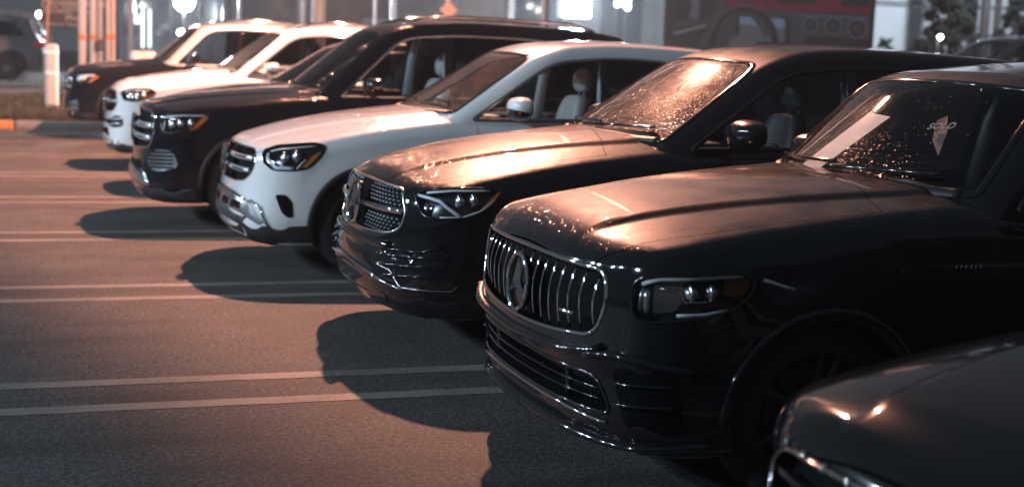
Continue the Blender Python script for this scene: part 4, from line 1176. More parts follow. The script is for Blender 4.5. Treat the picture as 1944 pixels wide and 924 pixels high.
# ------------------------------------------------------------------ ground
def asphalt(nt, b):
    co = N(nt, 'ShaderNodeNewGeometry').outputs['Position']
    big = noise(nt, co, 0.35, 5); mid = noise(nt, co, 3.0, 6); fine = noise(nt, co, 40, 4, 0.75); grit = noise(nt, co, 105, 2, 0.7)
    base = ramp(nt, mid, [(0.25, (0.036, 0.033, 0.032)), (0.75, (0.066, 0.060, 0.058))])
    sp = ramp(nt, math_n(nt, 'ADD', math_n(nt, 'MULTIPLY', fine, 0.5), math_n(nt, 'MULTIPLY', grit, 0.5)), [(0.41, (0.2,)*3), (0.5, (0.8,)*3), (0.59, (2.6,)*3)])
    m1 = N(nt, 'ShaderNodeMix', data_type='RGBA', blend_type='MULTIPLY'); m1.inputs[0].default_value = 1
    nt.links.new(base, m1.inputs[6]); nt.links.new(sp, m1.inputs[7])
    st0 = ramp(nt, big, [(0.32, (0.6,)*3), (0.55, (1.0,)*3)])
    # dark tyre streaks along the aisle direction and oil drips
    mp = N(nt, 'ShaderNodeMapping'); mp.inputs['Scale'].default_value = (0.25, 2.2, 1); nt.links.new(co, mp.inputs['Vector'])
    stk = ramp(nt, noise(nt, mp.outputs[0], 1.1, 5, 0.6), [(0.36, (0.62,)*3), (0.50, (1.0,)*3)])
    oil = ramp(nt, noise(nt, co, 1.7, 3, 0.5), [(0.27, (0.5,)*3), (0.36, (1.0,)*3)])
    mm = N(nt, 'ShaderNodeMix', data_type='RGBA', blend_type='MULTIPLY'); mm.inputs[0].default_value = 1
    nt.links.new(stk, mm.inputs[6]); nt.links.new(oil, mm.inputs[7])
    m3 = N(nt, 'ShaderNodeMix', data_type='RGBA', blend_type='MULTIPLY'); m3.inputs[0].default_value = 1
    nt.links.new(st0, m3.inputs[6]); nt.links.new(mm.outputs[2], m3.inputs[7]); st = m3.outputs[2]
    m2 = N(nt, 'ShaderNodeMix', data_type='RGBA', blend_type='MULTIPLY'); m2.inputs[0].default_value = 1
    nt.links.new(m1.outputs[2], m2.inputs[6]); nt.links.new(st, m2.inputs[7])
    nt.links.new(m2.outputs[2], b.inputs['Base Color'])
    bump(nt, b, math_n(nt, 'ADD', fine, grit), 0.55, 0.006)
ASPHALT = mat('asphalt', (0.07, 0.07, 0.07), 0.82, spec=0.35, setup=asphalt)
def sheet(name, pts, m, thick=None):
    bm = bmesh.new(); f = bm.faces.new([bm.verts.new(p) for p in pts])
    if f.normal.z < 0: f.normal_flip()
    return struct(from_bm(name, bm, m, None, False))
sheet('ground', [(-80, -30, 0), (120, -30, 0), (120, 140, 0), (-80, 140, 0)], ASPHALT)
def worn(nt, b):
    co = N(nt, 'ShaderNodeNewGeometry').outputs['Position']
    n1 = noise(nt, co, 45, 5, 0.75); n2 = noise(nt, co, 2.0, 5, 0.65)
    a = ramp(nt, math_n(nt, 'ADD', math_n(nt, 'MULTIPLY', n1, 0.6), math_n(nt, 'MULTIPLY', n2, 0.5)), [(0.42, (0.055, 0.052, 0.05)), (0.60, (0.17, 0.145, 0.122))])
    nt.links.new(a, b.inputs['Base Color'])
    bump(nt, b, n1, 0.5, 0.005)
LINE = mat('worn_line_paint', (0.25, 0.25, 0.25), 0.75, setup=worn)
bm = bmesh.new()
for n in range(-1, 8):
    yc = 6.85+2.84*(n-0) if n >= 0 else 6.85-2.84
    if yc > 26: continue
    for dy in (-0.25, 0.25):
        z = 0.002; w = 0.064; x0, x1 = -3.5, 6.2
        k = 160; pa = pb = None
        for i in range(k+1):
            x = x0+(x1-x0)*i/k
            j = 0.002*math.sin(i*0.7+n)+random.uniform(-0.003, 0.003)
            q = [bm.verts.new((x, yc+dy-w+j, z)), bm.verts.new((x, yc+dy+w+j*0.4, z))]
            if pa: bm.faces.new((pa, q[0], q[1], pb))
            pa, pb = q
struct(from_bm('painted_lines', bm, LINE, None, False))

# grass island, kerb, path, far lot
def grassy(nt, b):
    co = N(nt, 'ShaderNodeNewGeometry').outputs['Position']
    c_ = ramp(nt, noise(nt, co, 9, 6, 0.7), [(0.3, (0.03, 0.035, 0.016)), (0.7, (0.10, 0.085, 0.045))])
    nt.links.new(c_, b.inputs['Base Color']); bump(nt, b, noise(nt, co, 40, 4), 1.0, 0.05)
SOIL = mat('grass_soil', (0.06, 0.06, 0.03), 0.95, setup=grassy)
CONC = mat('concrete', (0.30, 0.29, 0.28), 0.85, setup=lambda nt, b: (nt.links.new(ramp(nt, noise(nt, N(nt, 'ShaderNodeNewGeometry').outputs['Position'], 6, 6, 0.65), [(0.3, (0.12, 0.115, 0.11)), (0.7, (0.22, 0.21, 0.20))]), b.inputs['Base Color']), None)[1])
ORANGE_KERB = mat('orange_kerb_paint', (0.55, 0.19, 0.05), 0.7, setup=lambda nt, b: (nt.links.new(ramp(nt, noise(nt, N(nt, 'ShaderNodeNewGeometry').outputs['Position'], 5, 5, 0.7), [(0.42, (0.24, 0.16, 0.10)), (0.55, (0.55, 0.20, 0.05))]), b.inputs['Base Color']), None)[1])
bm = bmesh.new()
NX, NY = 90, 24; GX0, GX1, GY0, GY1 = -6.0, 30.0, 27.1, 33.2
def gz(x, y): return 0.13+0.012*(y-27.1)+0.02*math.sin(x*2.1+y)*math.sin(y*1.3)+0.05*math.sin(min(1, (y-27.1)/3)*math.pi/2)
rows = [[bm.verts.new((GX0+(GX1-GX0)*i/NX, GY0+(GY1-GY0)*j/NY, gz(GX0+(GX1-GX0)*i/NX, GY0+(GY1-GY0)*j/NY))) for j in range(NY+1)] for i in range(NX+1)]
for i in range(NX):
    for j in range(NY): bm.faces.new((rows[i][j], rows[i+1][j], rows[i+1][j+1], rows[i][j+1]))
struct(from_bm('grass_island', bm, SOIL))
bm = bmesh.new(); add_box(bm, (0.02, 26.9, -0.02), (30, 27.12, 0.15), 0.02); struct(from_bm('kerb', bm, CONC))
bm = bmesh.new(); add_box(bm, (-6, 26.9, -0.02), (0.0, 27.12, 0.15), 0.02); struct(from_bm('painted_kerb', bm, ORANGE_KERB))
BLADE = mat('grass_blades', (0.045, 0.042, 0.022), 0.7)
def blades(name, x0, x1, y0, y1, zf, n, h0, h1, label, seed):
    rnd = random.Random(seed); V = []; Fc = []
    for _ in range(n):
        x = rnd.uniform(x0, x1); y = rnd.uniform(y0, y1); z = zf(x, y)
        h = rnd.uniform(h0, h1); a = rnd.uniform(0, 6.28); w = 0.008; lx, ly = rnd.gauss(0, 0.35)*h, rnd.gauss(0, 0.35)*h
        k = len(V); c_, s_ = math.cos(a)*w, math.sin(a)*w
        V += [(x-c_, y-s_, z-0.01), (x+c_, y+s_, z-0.01), (x+lx*0.4+c_*0.6, y+ly*0.4+s_*0.6, z+h*0.6), (x+lx, y+ly, z+h)]
        Fc += [(k, k+1, k+2), (k, k+2, k+3)]
    me = bpy.data.meshes.new(name); me.from_pydata(V, [], Fc); me.update()
    o = link(name, me, BLADE, None, False); o['kind'] = 'stuff'; o['label'] = label; o['category'] = 'grass'
    return o
blades('grass', -0.6, 5.0, 27.12, 33.1, gz, 30000, 0.06, 0.22, 'rough dry grass on the island beyond the farthest black SUV', 3)
sheet('footpath', [(-40, 33.2, 0.20), (40, 33.2, 0.20), (40, 36.2, 0.21), (-40, 36.2, 0.21)], CONC)
BRICK = mat('brick_edging', (0.22, 0.11, 0.08), 0.85, setup=lambda nt, b: (nt.links.new(ramp(nt, noise(nt, N(nt, 'ShaderNodeNewGeometry').outputs['Position'], 4, 5), [(0.35, (0.13, 0.07, 0.055)), (0.65, (0.27, 0.15, 0.11))]), b.inputs['Base Color']), None)[1])
def slab(name, lo, hi, m, bev=0.0):
    bm = bmesh.new(); add_box(bm, lo, hi, bev); return struct(from_bm(name, bm, m, None, False))
slab('brick_verge', (-40, 36.2, -0.1), (40, 41.0, 0.235), BRICK)
slab('far_verge', (-40, 41.0, -0.1), (40, 47.0, 0.26), SOIL)
slab('far_road', (-80, 47.0, -0.1), (120, 140.0, 0.255), ASPHALT)

# ------------------------------------------------------------------ lot lamp behind the row
POLEM = mat('white_painted_steel', (0.44, 0.42, 0.40), 0.5)
DARKM = mat('dark_painted_steel', (0.06, 0.063, 0.068), 0.5)
GREYM = mat('galvanised_steel', (0.36, 0.38, 0.40), 0.45, 0.3)
def pole_thing(name, label, cat, base, top, r, m, group=None, n=12):
    t = thing(name, label, cat, base, 0, group)
    bm = bmesh.new(); h = top-base[2]
    add_tube(bm, [(0, 0, 0), (0, 0, h)], r, n)
    from_bm('pole', bm, m, t, True, math.radians(40))
    bm = bmesh.new(); add_box(bm, (-r*2, -r*2, 0), (r*2, r*2, 0.04), 0.008)
    from_bm('base_plate', bm, m, t, False)
    return t
pb = at(1035, 20, 19.7)
lp = pole_thing('lot_lamp', 'pale square light pole rising behind the third and fourth SUVs, left of the floodlight', 'street lamp', (pb.x, 19.7, 0), 9.3, 0.055, POLEM, None, 4)
bm = bmesh.new()
d = WARM_AT-Vector((pb.x, 19.7, 0))
add_tube(bm, [(0, 0, 9.25), (d.x*0.5, d.y*0.5, 9.33), (d.x*0.92, d.y*0.92, 9.22)], 0.035, 8)
from_bm('lamp_arm', bm, POLEM, lp)
bm = bmesh.new(); add_box(bm, (d.x-0.34, d.y-0.17, 9.10), (d.x+0.34, d.y+0.17, 9.24), 0.04)
hd = from_bm('lamp_head', bm, DARKM, lp, False)
bm = bmesh.new(); add_box(bm, (d.x-0.22, d.y-0.11, 9.085), (d.x+0.22, d.y+0.11, 9.099))
from_bm('lamp_lens', bm, mat('warm_lamp', (1, 0.6, 0.4), 0.5, emit=(1.0, 0.52, 0.33), emit_s=40), hd, False)

bm = bmesh.new(); add_box(bm, (d.x+0.36, d.y-0.75, 8.55), (d.x+0.38, d.y+0.75, 9.12))
from_bm('light_blocker', bm, DARKM, hd, False)  # plate added out of view to keep warm light off the billboard

# floodlight beyond, and added fill lights for the walls and billboard
fl = at(1094, 4, 38)
ft = thing('floodlight', 'square floodlight shining white toward the camera above the white SUV', 'floodlight', (fl.x, 38, 0.25))
bm = bmesh.new(); add_tube(bm, [(0, 0.25, 0), (0, 0.25, fl.z-0.3)], 0.06, 10); from_bm('pole', bm, DARKM, ft)
bm = bmesh.new(); add_box(bm, (-0.50, 0.0, fl.z-0.5-0.25), (0.50, 0.2, fl.z+0.42-0.25), 0.03); hs = from_bm('lamp_housing', bm, DARKM, ft, False)
bm = bmesh.new(); add_box(bm, (-0.42, -0.012, fl.z-0.43-0.25), (0.42, -0.003, fl.z+0.36-0.25), 0.04, 3)
from_bm('lamp_panel', bm, mat('flood_panel', (1, 1, 1), 0.5, emit=(0.80, 0.92, 1.0), emit_s=45), hs, False)
COOL = (0.72, 0.88, 1.0)
spot('warehouse_fill_light', (fl.x, 38.6, fl.z+0.6), (fl.x+1.0, 52, 2.2), 2800, COOL, 0.15, 110, 1.0)  # added light on the warehouse wall, for a glow behind the floodlight
spot('billboard_fill_light', (17.0, 21.5, 7.0), (15.5, 27, 2.6), 600, (0.8, 0.9, 1.0), 0.1, 75, 0.8)  # added light for the print, without a fixture
spot('shed_fill_light', (29.5, 36.0, 8.5), (33.5, 46, 2.5), 6500, (0.80, 0.90, 1.0), 0.1, 100, 0.9)  # added out of view to brighten the pale shed wall

spot('floodlight_light', (fl.x, 37.6, fl.z), (-2.0, 0, 1.2), 38000, COOL, 0.25, 110, 1.0)

# ------------------------------------------------------------------ buildings
def wallmat(name, c0, c1, rough=0.8, sc=1.5):
    return mat(name, c0, rough, setup=lambda nt, b: (nt.links.new(ramp(nt, noise(nt, N(nt, 'ShaderNodeNewGeometry').outputs['Position'], sc, 5), [(0.3, c0), (0.7, c1)]), b.inputs['Base Color']), None)[1])
def building(name, label, x0, x1, y, h, depth, m, z0=0.25):
    t = thing(name, label, 'building', ((x0+x1)/2, y, z0))
    w = (x1-x0)/2
    bm = bmesh.new(); add_box(bm, (-w, 0, 0), (w, depth, h)); from_bm('wall', bm, m, t, False)
    bm = bmesh.new(); add_box(bm, (-w-0.15, -0.15, h), (w+0.15, depth+0.15, h+0.3)); from_bm('roof', bm, DARKM, t, False)
    return t, w
def winds(t, rects, m, frame=DARKM, y=0.0):
    for x0, x1, z0, z1 in rects:
        bm = bmesh.new()
        for a, b_ in (((x0-0.06, y-0.05, z0-0.06), (x1+0.06, y-0.003, z0)), ((x0-0.06, y-0.05, z1), (x1+0.06, y-0.003, z1+0.06)), ((x0-0.06, y-0.05, z0), (x0, y-0.003, z1)), ((x1, y-0.05, z0), (x1+0.06, y-0.003, z1))): add_box(bm, a, b_)
        w = from_bm('window', bm, frame, t, False)
        bm = bmesh.new(); add_box(bm, (x0, y-0.02, z0), (x1, y-0.004, z1)); from_bm('pane', bm, m, w, False)
GLASSB = mat('night_glass', (0.03, 0.04, 0.055), 0.08, 0, 0, spec=0.8)
LIT = mat('lit_window', (0.8, 0.85, 0.9), 0.5, emit=(0.75, 0.88, 1.0), emit_s=2.2)
LITW = mat('lit_window_warm', (0.8, 0.8, 0.7), 0.5, emit=(1.0, 0.8, 0.6), emit_s=1.2)
xl = at(225, 0, 74).x; xr = at(512, 0, 74).x
t, w = building('glass_office', 'dark glass office with a few lit windows behind the far black SUV', xl, xr, 74, 9.0, 12, wallmat('blue_grey_cladding', (0.14, 0.17, 0.21), (0.20, 0.23, 0.28)))
rc = []
k = 0
for i in range(9):
    a = -w+0.25+i*(2*w-0.3)/9
    rc.append((a, a+(2*w-0.3)/9-0.22, 1.6, 4.6)); rc.append((a, a+(2*w-0.3)/9-0.22, 5.2, 8.2))
winds(t, rc, GLASSB)
xm = (xl+xr)/2
for px_, z0, z1, ww in ((271, 1.0, 2.9, 0.07), (284, 1.0, 2.9, 0.07), (261, 2.15, 2.6, 0.15)):
    xx = at(px_, 40, 73.6).x-xm
    winds(t, [(xx-ww, xx+ww, z0, z1)], LIT, y=-0.4)
xl2 = at(515, 0, 66).x; xr2 = at(838, 0, 66).x
t, w = building('brown_shop', 'dark brown low building with pale panels behind the tall black SUV', xl2, xr2, 66, 7.0, 12, wallmat('dark_brown_brick', (0.10, 0.066, 0.055), (0.16, 0.11, 0.09)))
xm2 = (xl2+xr2)/2
a = at(690, 20, 65.9).x-xm2; b_ = at(742, 20, 65.9).x-xm2
winds(t, [(a, b_, 1.9, 2.75), (b_+0.25, b_+1.1, 1.9, 2.75), (-w+1.2, -w+1.6, 1.0, 4.5)], mat('pale_panel', (0.30, 0.26, 0.24), 0.6))
xl3 = at(846, 0, 58).x; xr3 = at(1335, 0, 58).x
t, w = building('grey_warehouse', 'grey warehouse wall behind the floodlight', xl3, xr3, 56, 9, 14, wallmat('teal_grey_sheet', (0.20, 0.23, 0.24), (0.28, 0.31, 0.32)))
bm = bmesh.new()
for i in range(int(2*w/0.6)): add_box(bm, (-w+0.3+i*0.6, -0.05, 0), (-w+0.36+i*0.6, -0.002, 9))
from_bm('wall_ribs', bm, MAT['teal_grey_sheet'], t, False)
winds(t, [(-w+2.0, -w+5.0, 2.4, 4.2), (-w+6.2, -w+8.0, 1.6, 4.4)], GLASSB, y=-0.06)
# pale ribbed metal building at the right
xl4 = at(1652, 50, 46).x
t, w = building('metal_shed', 'pale ribbed metal building behind the dark trees', xl4, xl4+26, 46, 12, 15, wallmat('pale_sheet_metal', (0.52, 0.55, 0.58), (0.62, 0.65, 0.68), 0.6, 0.6))
bm = bmesh.new()
for i in range(86): add_box(bm, (-w+0.15+i*0.3, -0.014, 0), (-w+0.21+i*0.3, -0.002, 12))
from_bm('wall_ribs', bm, MAT['pale_sheet_metal'], t, False)
z_ = at(1700, 7, 45.9).z-0.25
bm = bmesh.new(); add_box(bm, (-w, -0.10, z_), (w, -0.036, z_+0.10)); from_bm('girt', bm, GREYM, t, False)

# ------------------------------------------------------------------ printed billboard behind the third and fourth SUVs
BY = 27.0
bx0, bx1 = at(1262, 40, BY).x, at(1661, 40, BY).x
bb = thing('billboard', 'large printed banner of a car interior with red seats, behind the black SUVs', 'billboard', ((bx0+bx1)/2, BY, 0.0))
bxc = (bx0+bx1)/2
def ink(name, c_): return mat('ink_'+name, c_, 0.7)
bm = bmesh.new(); add_box(bm, (bx0-bxc, 0, 0.5), (bx1-bxc, 0.10, 5.2), 0.01); panel = from_bm('panel', bm, ink('black', (0.018, 0.019, 0.021)), bb, False)
for xx in (bx0-bxc+0.3, bx1-bxc-0.3):
    bm = bmesh.new(); add_box(bm, (xx-0.06, 0.102, 0), (xx+0.06, 0.22, 5.0)); from_bm('post', bm, DARKM, bb, False)
lay = [0]
def B(px_, py_):
    p = at(px_, py_, BY); return (p.x-bxc, p.z)
def art(name, poly, m):
    lay[0] += 1; y = -0.0012*lay[0]-0.001
    bm = bmesh.new(); pts = [Vector(p) for p in poly]
    n0 = len(pts)
    vo, eo, fo, *_ = delaunay_2d_cdt(pts, [(i, (i+1) % n0) for i in range(n0)], [], 1, 1e-6)
    V = [bm.verts.new((v.x, y, v.y)) for v in vo]
    for f in fo: bm.faces.new([V[i] for i in f])
    for f in bm.faces:
        f.normal_update()
        if f.normal.y > 0: f.normal_flip()
    return from_bm(name, bm, m, panel, False)
def ring(cx, cy, rx, ry, t, a0=0, a1=360, n=48):
    o_ = [B(cx+rx*math.cos(math.radians(a0+(a1-a0)*k/n)), cy-ry*math.sin(math.radians(a0+(a1-a0)*k/n))) for k in range(n+1)]
    i_ = [B(cx+(rx-t)*math.cos(math.radians(a0+(a1-a0)*k/n)), cy-(ry-t)*math.sin(math.radians(a0+(a1-a0)*k/n))) for k in range(n+1)]
    return o_+i_[::-1]
def disc(cx, cy, rx, ry, n=40): return [B(cx+rx*math.cos(2*math.pi*k/n), cy-ry*math.sin(2*math.pi*k/n)) for k in range(n)]
RED, DRED = ink('red', (0.16, 0.008, 0.028)), ink('dark_red', (0.03, 0.005, 0.009))
GR1, GR2, GR3 = ink('grey', (0.12, 0.125, 0.14)), ink('dark_grey', (0.045, 0.048, 0.055)), ink('light_grey', (0.24, 0.25, 0.27))
BLU = ink('screen_blue', (0.20, 0.28, 0.37)); BLK = ink('deep', (0.012, 0.012, 0.014))
art('print_seat', [B(1372, -60), B(1652, -60), B(1652, 27), B(1520, 22), B(1420, 17), B(1382, 20)], RED)
for q in ((1408, -60, 1424, 6), (1452, -60, 1458, 14), (1475, -60, 1550, 9), (1596, -60, 1650, 14)):
    art('print_shadow', [B(q[0], q[1]), B(q[2], q[1]), B(q[2], q[3]), B(q[0], q[3]-3)], DRED if q[0] < 1470 else BLK)
art('print_dash', [B(1378, 21), B(1430, 18), B(1520, 24), B(1650, 30), B(1652, 140), B(1330, 140)], GR2)
art('print_door', [B(1296, -60), B(1318, -60), B(1328, 12), B(1326, 38), B(1308, 36), B(1312, 12)], GR1)
art('print_seat', [B(1291, 6), B(1300, 10), B(1297, 30), B(1286, 31)], DRED)
art('print_trim', [B(1278, 62), B(1340, 47), B(1341, 51), B(1280, 66)], GR3)
art('print_trim', [B(1282, 42), B(1360, 34), B(1372, 44), B(1340, 48), B(1284, 50)], GR2)
art('print_pillar', [B(1368, 0), B(1382, 22), B(1340, 90), B(1322, 90)], GR2)
art('print_screen', [B(1398, 28), B(1490, 31), B(1500, 36), B(1500, 100), B(1392, 100)], BLK)
art('print_screen', [B(1403, 31), B(1482, 34), B(1490, 40), B(1489, 80), B(1402, 80)], GR1)
art('print_screen', [B(1403, 32), B(1424, 33), B(1440, 50), B(1403, 46)], BLU)
art('print_screen', [B(1463, 36), B(1489, 37), B(1489, 52), B(1465, 55)], BLU)
art('print_shadow', [B(1424, 32), B(1462, 34), B(1475, 60), B(1452, 72), B(1440, 52)], GR2)
art('print_wheel', ring(1411, 84, 66, 74, 13, 0, 180), BLK)
art('print_wheel', ring(1411, 84, 66, 74, 2, 60, 170), GR1)
art('print_hub', disc(1408, 84, 26, 18), GR1)
for cx, cy, r in ((1537, 48, 15), (1580, 50, 17), (1626, 55, 19)):
    art('print_vent', disc(cx, cy, r, r*1.02), GR1); art('print_vent', disc(cx, cy, r-3, r-3), BLK); art('print_vent', disc(cx, cy, r*0.45, r*0.45), GR2)
art('print_trim', [B(1505, 27), B(1648, 34), B(1648, 37), B(1505, 30)], GR1)
art('print_shadow', [B(1530, 70), B(1650, 76), B(1650, 140), B(1520, 140)], BLK)

# ------------------------------------------------------------------ sign, posts, bollard at the left
sb = at(122, 0, 44)
sg = thing('sign_board', 'black board with rows of white lettering behind the white posts', 'sign', (sb.x, 44, 0.25))
x0, x1 = at(76, 20, 44).x-sb.x, at(216, 20, 44).x-sb.x
zb_ = at(120, 53, 44).z-0.25
bm = bmesh.new(); add_box(bm, (x0, 0, zb_), (x1, 0.25, 5.5), 0.02); from_bm('board', bm, mat('sign_black', (0.010, 0.011, 0.014), 0.35), sg, False)
for xx in (x0+0.25, x1-0.25):
    bm = bmesh.new(); add_box(bm, (xx-0.08, 0.06, 0), (xx+0.08, 0.2, zb_)); from_bm('leg', bm, DARKM, sg, False)
INKW = mat('sign_white', (0.42, 0.43, 0.46), 0.6)
for body, px_, py_, size in (('Mercedes-Benz of L', 79, 8, 0.26), ('For our vehicles', 78, 15, 0.16), ('in a world / Chev', 81, 24, 0.20), ('Phone: 2', 124, 39, 0.24), ('Sometimes / Road and', 78, 48, 0.14)):
    p = at(px_, py_, 43.98)
    text('lettering', body, (p.x-sb.x, -0.006, p.z-0.25), size, INKW, sg, align='LEFT', ext=0.003)
BAND = mat('orange_band', (0.50, 0.20, 0.07), 0.6)
for k, (px_, r, lab) in enumerate(((156, 0.085, 'leftmost white post with an orange band, beside the black sign'), (177, 0.085, 'second white post from the left, beside a thin grey pipe'),
                                  (205, 0.04, 'thinnest post with an orange band, third from the left'), (214, 0.06, 'rightmost white post of the banded group by the far black SUV'))):
    p = at(px_, 60, 34.0+0.4*(k % 2))
    t = pole_thing('banded_post', lab, 'post', (p.x, p.y, 0.20), 6.0, r, POLEM, 'banded white posts beside the sign')
    zz = at(px_, 71, p.y).z-0.20
    bm = bmesh.new(); add_lathe(bm, [(r*1.04, zz-0.06), (r*1.12, zz-0.04), (r*1.12, zz+0.04), (r*1.04, zz+0.06)], 16); from_bm('band', bm, BAND, t)
p = at(190, 60, 34.3)
t = pole_thing('grey_pipe', 'thin grey pipe with a meter box between the white posts', 'pipe', (p.x, p.y, 0.20), 6.0, 0.05, GREYM)
zz = at(190, 83, 34.3).z-0.2
bm = bmesh.new(); add_box(bm, (-0.09, -0.16, zz-0.12), (0.09, -0.052, zz+0.10), 0.01); from_bm('meter_box', bm, DARKM, t, False)
p = at(98, 150, 28.8); hb = at(98, 84, 28.8).z-0.13
t = thing('bollard', 'fat white bollard with a rounded top standing in the dry grass', 'bollard', (p.x, 28.8, 0.13))
bm = bmesh.new(); r = 0.125
add_lathe(bm, [(r*1.0, 0), (r, hb-0.06), (r*0.93, hb-0.02), (r*0.75, hb), (0, hb+0.004)], 28); from_bm('post', bm, POLEM, t)
for zz in (hb-0.16, hb-0.55):
    bm = bmesh.new(); add_lathe(bm, [(r*1.005, zz-0.03), (r*1.02, zz-0.028), (r*1.02, zz+0.028), (r*1.005, zz+0.03)], 28); from_bm('reflective_band', bm, mat('reflective', (0.8, 0.8, 0.78), 0.4), t)
a = at(95, 84, 33.0); b_ = at(109, -30, 33.0)
bm = bmesh.new(); add_tube(bm, [(0, 0, 0), (b_.x-a.x, 0, b_.z-0.2)], 0.022, 8)
o = from_bm('leaning_rod', bm, mat('rust_rod', (0.35, 0.19, 0.12), 0.7)); o.location = (a.x-(b_.x-a.x)*(a.z-0.2)/(b_.z-a.z), 33.0, 0.2)
tag(o, 'thin leaning rod rising from behind the fat white bollard', 'rod')

# white drums beyond the far black SUV
DRUM = mat('drum_white', (0.68, 0.62, 0.58), 0.5)
for k, px_ in enumerate((262, 281)):
    p = at(px_, 97, 31.0)
    bm = bmesh.new(); h = p.z-0.19
    add_lathe(bm, [(0.0, 0), (0.19, 0), (0.19, h*0.3), (0.175, h*0.32), (0.175, h*0.62), (0.165, h*0.64), (0.16, h-0.06), (0.12, h-0.01), (0, h)], 24)
    o = from_bm('white_drum', bm, DRUM, None, True, math.radians(40)); o.location = (p.x, 31.0, 0.19)
    tag(o, ('left' if k == 0 else 'right')+' one of two white drums beyond the far black hood', 'drum', 'white drums')

# poles in the background
for px_, Y, r, m, lab, nm in ((248, 50, 0.10, GREYM, 'grey pole right of the white posts, before the dark office', 'street_pole'), (605, 45, 0.21, POLEM, 'thick pale column behind the roof of the far white SUV', 'column'),
                              (575, 47, 0.06, GREYM, 'slim grey pole just left of the thick pale column', 'street_pole'), (746, 48, 0.11, GREYM, 'grey-green pole behind the roof of the tall black SUV', 'street_pole'),
                              (712, 50, 0.05, GREYM, 'thin pole left of the grey-green pole above the black roof', 'street_pole'), (970, 46, 0.10, POLEM, 'pale pole between the diamond sign and the light pole', 'street_pole'),
                              (455, 55, 0.05, GREYM, 'thin pole in front of the dark glass office', 'street_pole'),
                              (1868, 40, 0.16, mat('wood_pole', (0.045, 0.04, 0.038), 0.9), 'left dark utility pole before the pale metal building', 'utility_pole'), (1891, 42, 0.12, MAT['wood_pole'] if 'wood_pole' in MAT else DARKM, 'right dark utility pole, slimmer, before the pale metal building', 'utility_pole')):
    p = at(px_, 60, Y)
    pole_thing(nm, lab, 'pole', (p.x, Y, 0.25), 9.0, r, m)
p0 = at(1600, 7, 41); p1 = at(2050, 10, 41)
bm = bmesh.new(); add_tube(bm, [(p0.lerp(p1, i/12)-Vector((0, 0, 0.12*math.sin(math.pi*i/12)))) for i in range(13)], 0.02, 6)
tag(from_bm('overhead_wire', bm, DARKM), 'dark overhead wire crossing the pale metal building', 'wire')
p = at(850, 20, 40)
t = pole_thing('diamond_sign', 'pale diamond road sign on a pole above the tall black SUV', 'road sign', (p.x, 40, 0.25), p.z+1.2, 0.075, mat('pinkish_post', (0.6, 0.5, 0.45), 0.6))
bm = bmesh.new(); q = 0.24
add_box(bm, (-q*0.8, -0.10, -q*0.8), (q*0.8, -0.08, q*0.8), 0.006)
bmesh.ops.rotate(bm, verts=bm.verts, cent=(0, 0, 0), matrix=Matrix.Rotation(math.pi/4, 3, 'Y'))
bmesh.ops.translate(bm, verts=bm.verts, vec=(0, 0, p.z-0.25))
from_bm('sign_plate', bm, mat('sign_orange', (0.70, 0.42, 0.30), 0.6), t, False)

# distant lamps
def lamp(px_, py_, Y, r, col, s, label, name='street_lamp', wide=1.0, tall=1.0, pole=True):
    p = at(px_, py_, Y)
    t = thing(name, label, 'lamp', (p.x, Y, 0.25), 0, 'distant lamps')
    h = p.z-0.25
    if pole:
        bm = bmesh.new(); add_tube(bm, [(0, 0.12, 0), (0, 0.12, h)], 0.035, 8); from_bm('pole', bm, DARKM, t)
    bm = bmesh.new(); add_sphere(bm, (0, 0, h), r*1.3, 12, (wide, 0.5, tall))
    from_bm('lamp_globe', bm, mat('lamp_glow_%s' % name+str(round(col[1], 2))+str(s), col, 0.5, emit=col, emit_s=s*1.6), t)
CW = (0.86, 0.93, 1.0)
lamp(75, 28, 60, 0.09, (1.0, 0.93, 0.85), 26, 'small white lamp left of the black sign')
lamp(75, 40, 60.2, 0.07, (0.9, 0.3, 0.2), 1.2, 'dull red lamp just under the small white lamp', 'signal_lamp')
lamp(197, 17, 66, 0.10, CW, 22, 'lowest of three white lamps right of the white posts')
lamp(204, 13, 66.5, 0.10, CW, 22, 'middle of three white lamps right of the white posts')
lamp(212, 14, 67, 0.09, CW, 22, 'rightmost of three white lamps right of the white posts')
lamp(201, 37, 62, 0.14, (0.72, 1.0, 0.82), 12, 'greenish white lit lamp box beside the grey pole', 'signal_lamp', 1.5, 0.9)
lamp(350, 3, 62, 0.32, (0.85, 0.93, 1.0), 80, 'brightest white street lamp above the far black SUV')
_q = at(350, 3, 61.2)
spot('street_lamp_light', _q, (_q.x-1.5, 30, 1.0), 16000, (0.80, 0.90, 1.0), 0.2, 150, 1.0)
for i, (a, b_) in enumerate(((341, 62), (347, 60), (349, 68), (371, 63))): lamp(a, b_, 64+i*0.4, 0.07, CW, 16, 'one of the small white lamps low above the far black hood', 'path_lamp')
lamp(396, 49, 64, 0.06, CW, 14, 'left of two small lamps above the far black roof', 'path_lamp'); lamp(404, 46, 64.5, 0.07, CW, 14, 'right of two small lamps above the far black roof', 'path_lamp')
lamp(1172, 8, 50, 0.08, CW, 12, 'dim white lamp right of the floodlight'); lamp(1190, 3, 50.5, 0.10, CW, 26, 'upper bright lamp of the pair right of the floodlight'); lamp(1190, 13, 51, 0.10, CW, 26, 'lower bright lamp of the pair right of the floodlight')
lamp(1785, 71, 38, 0.055, CW, 40, 'small bright lamp low in front of the dark tree')
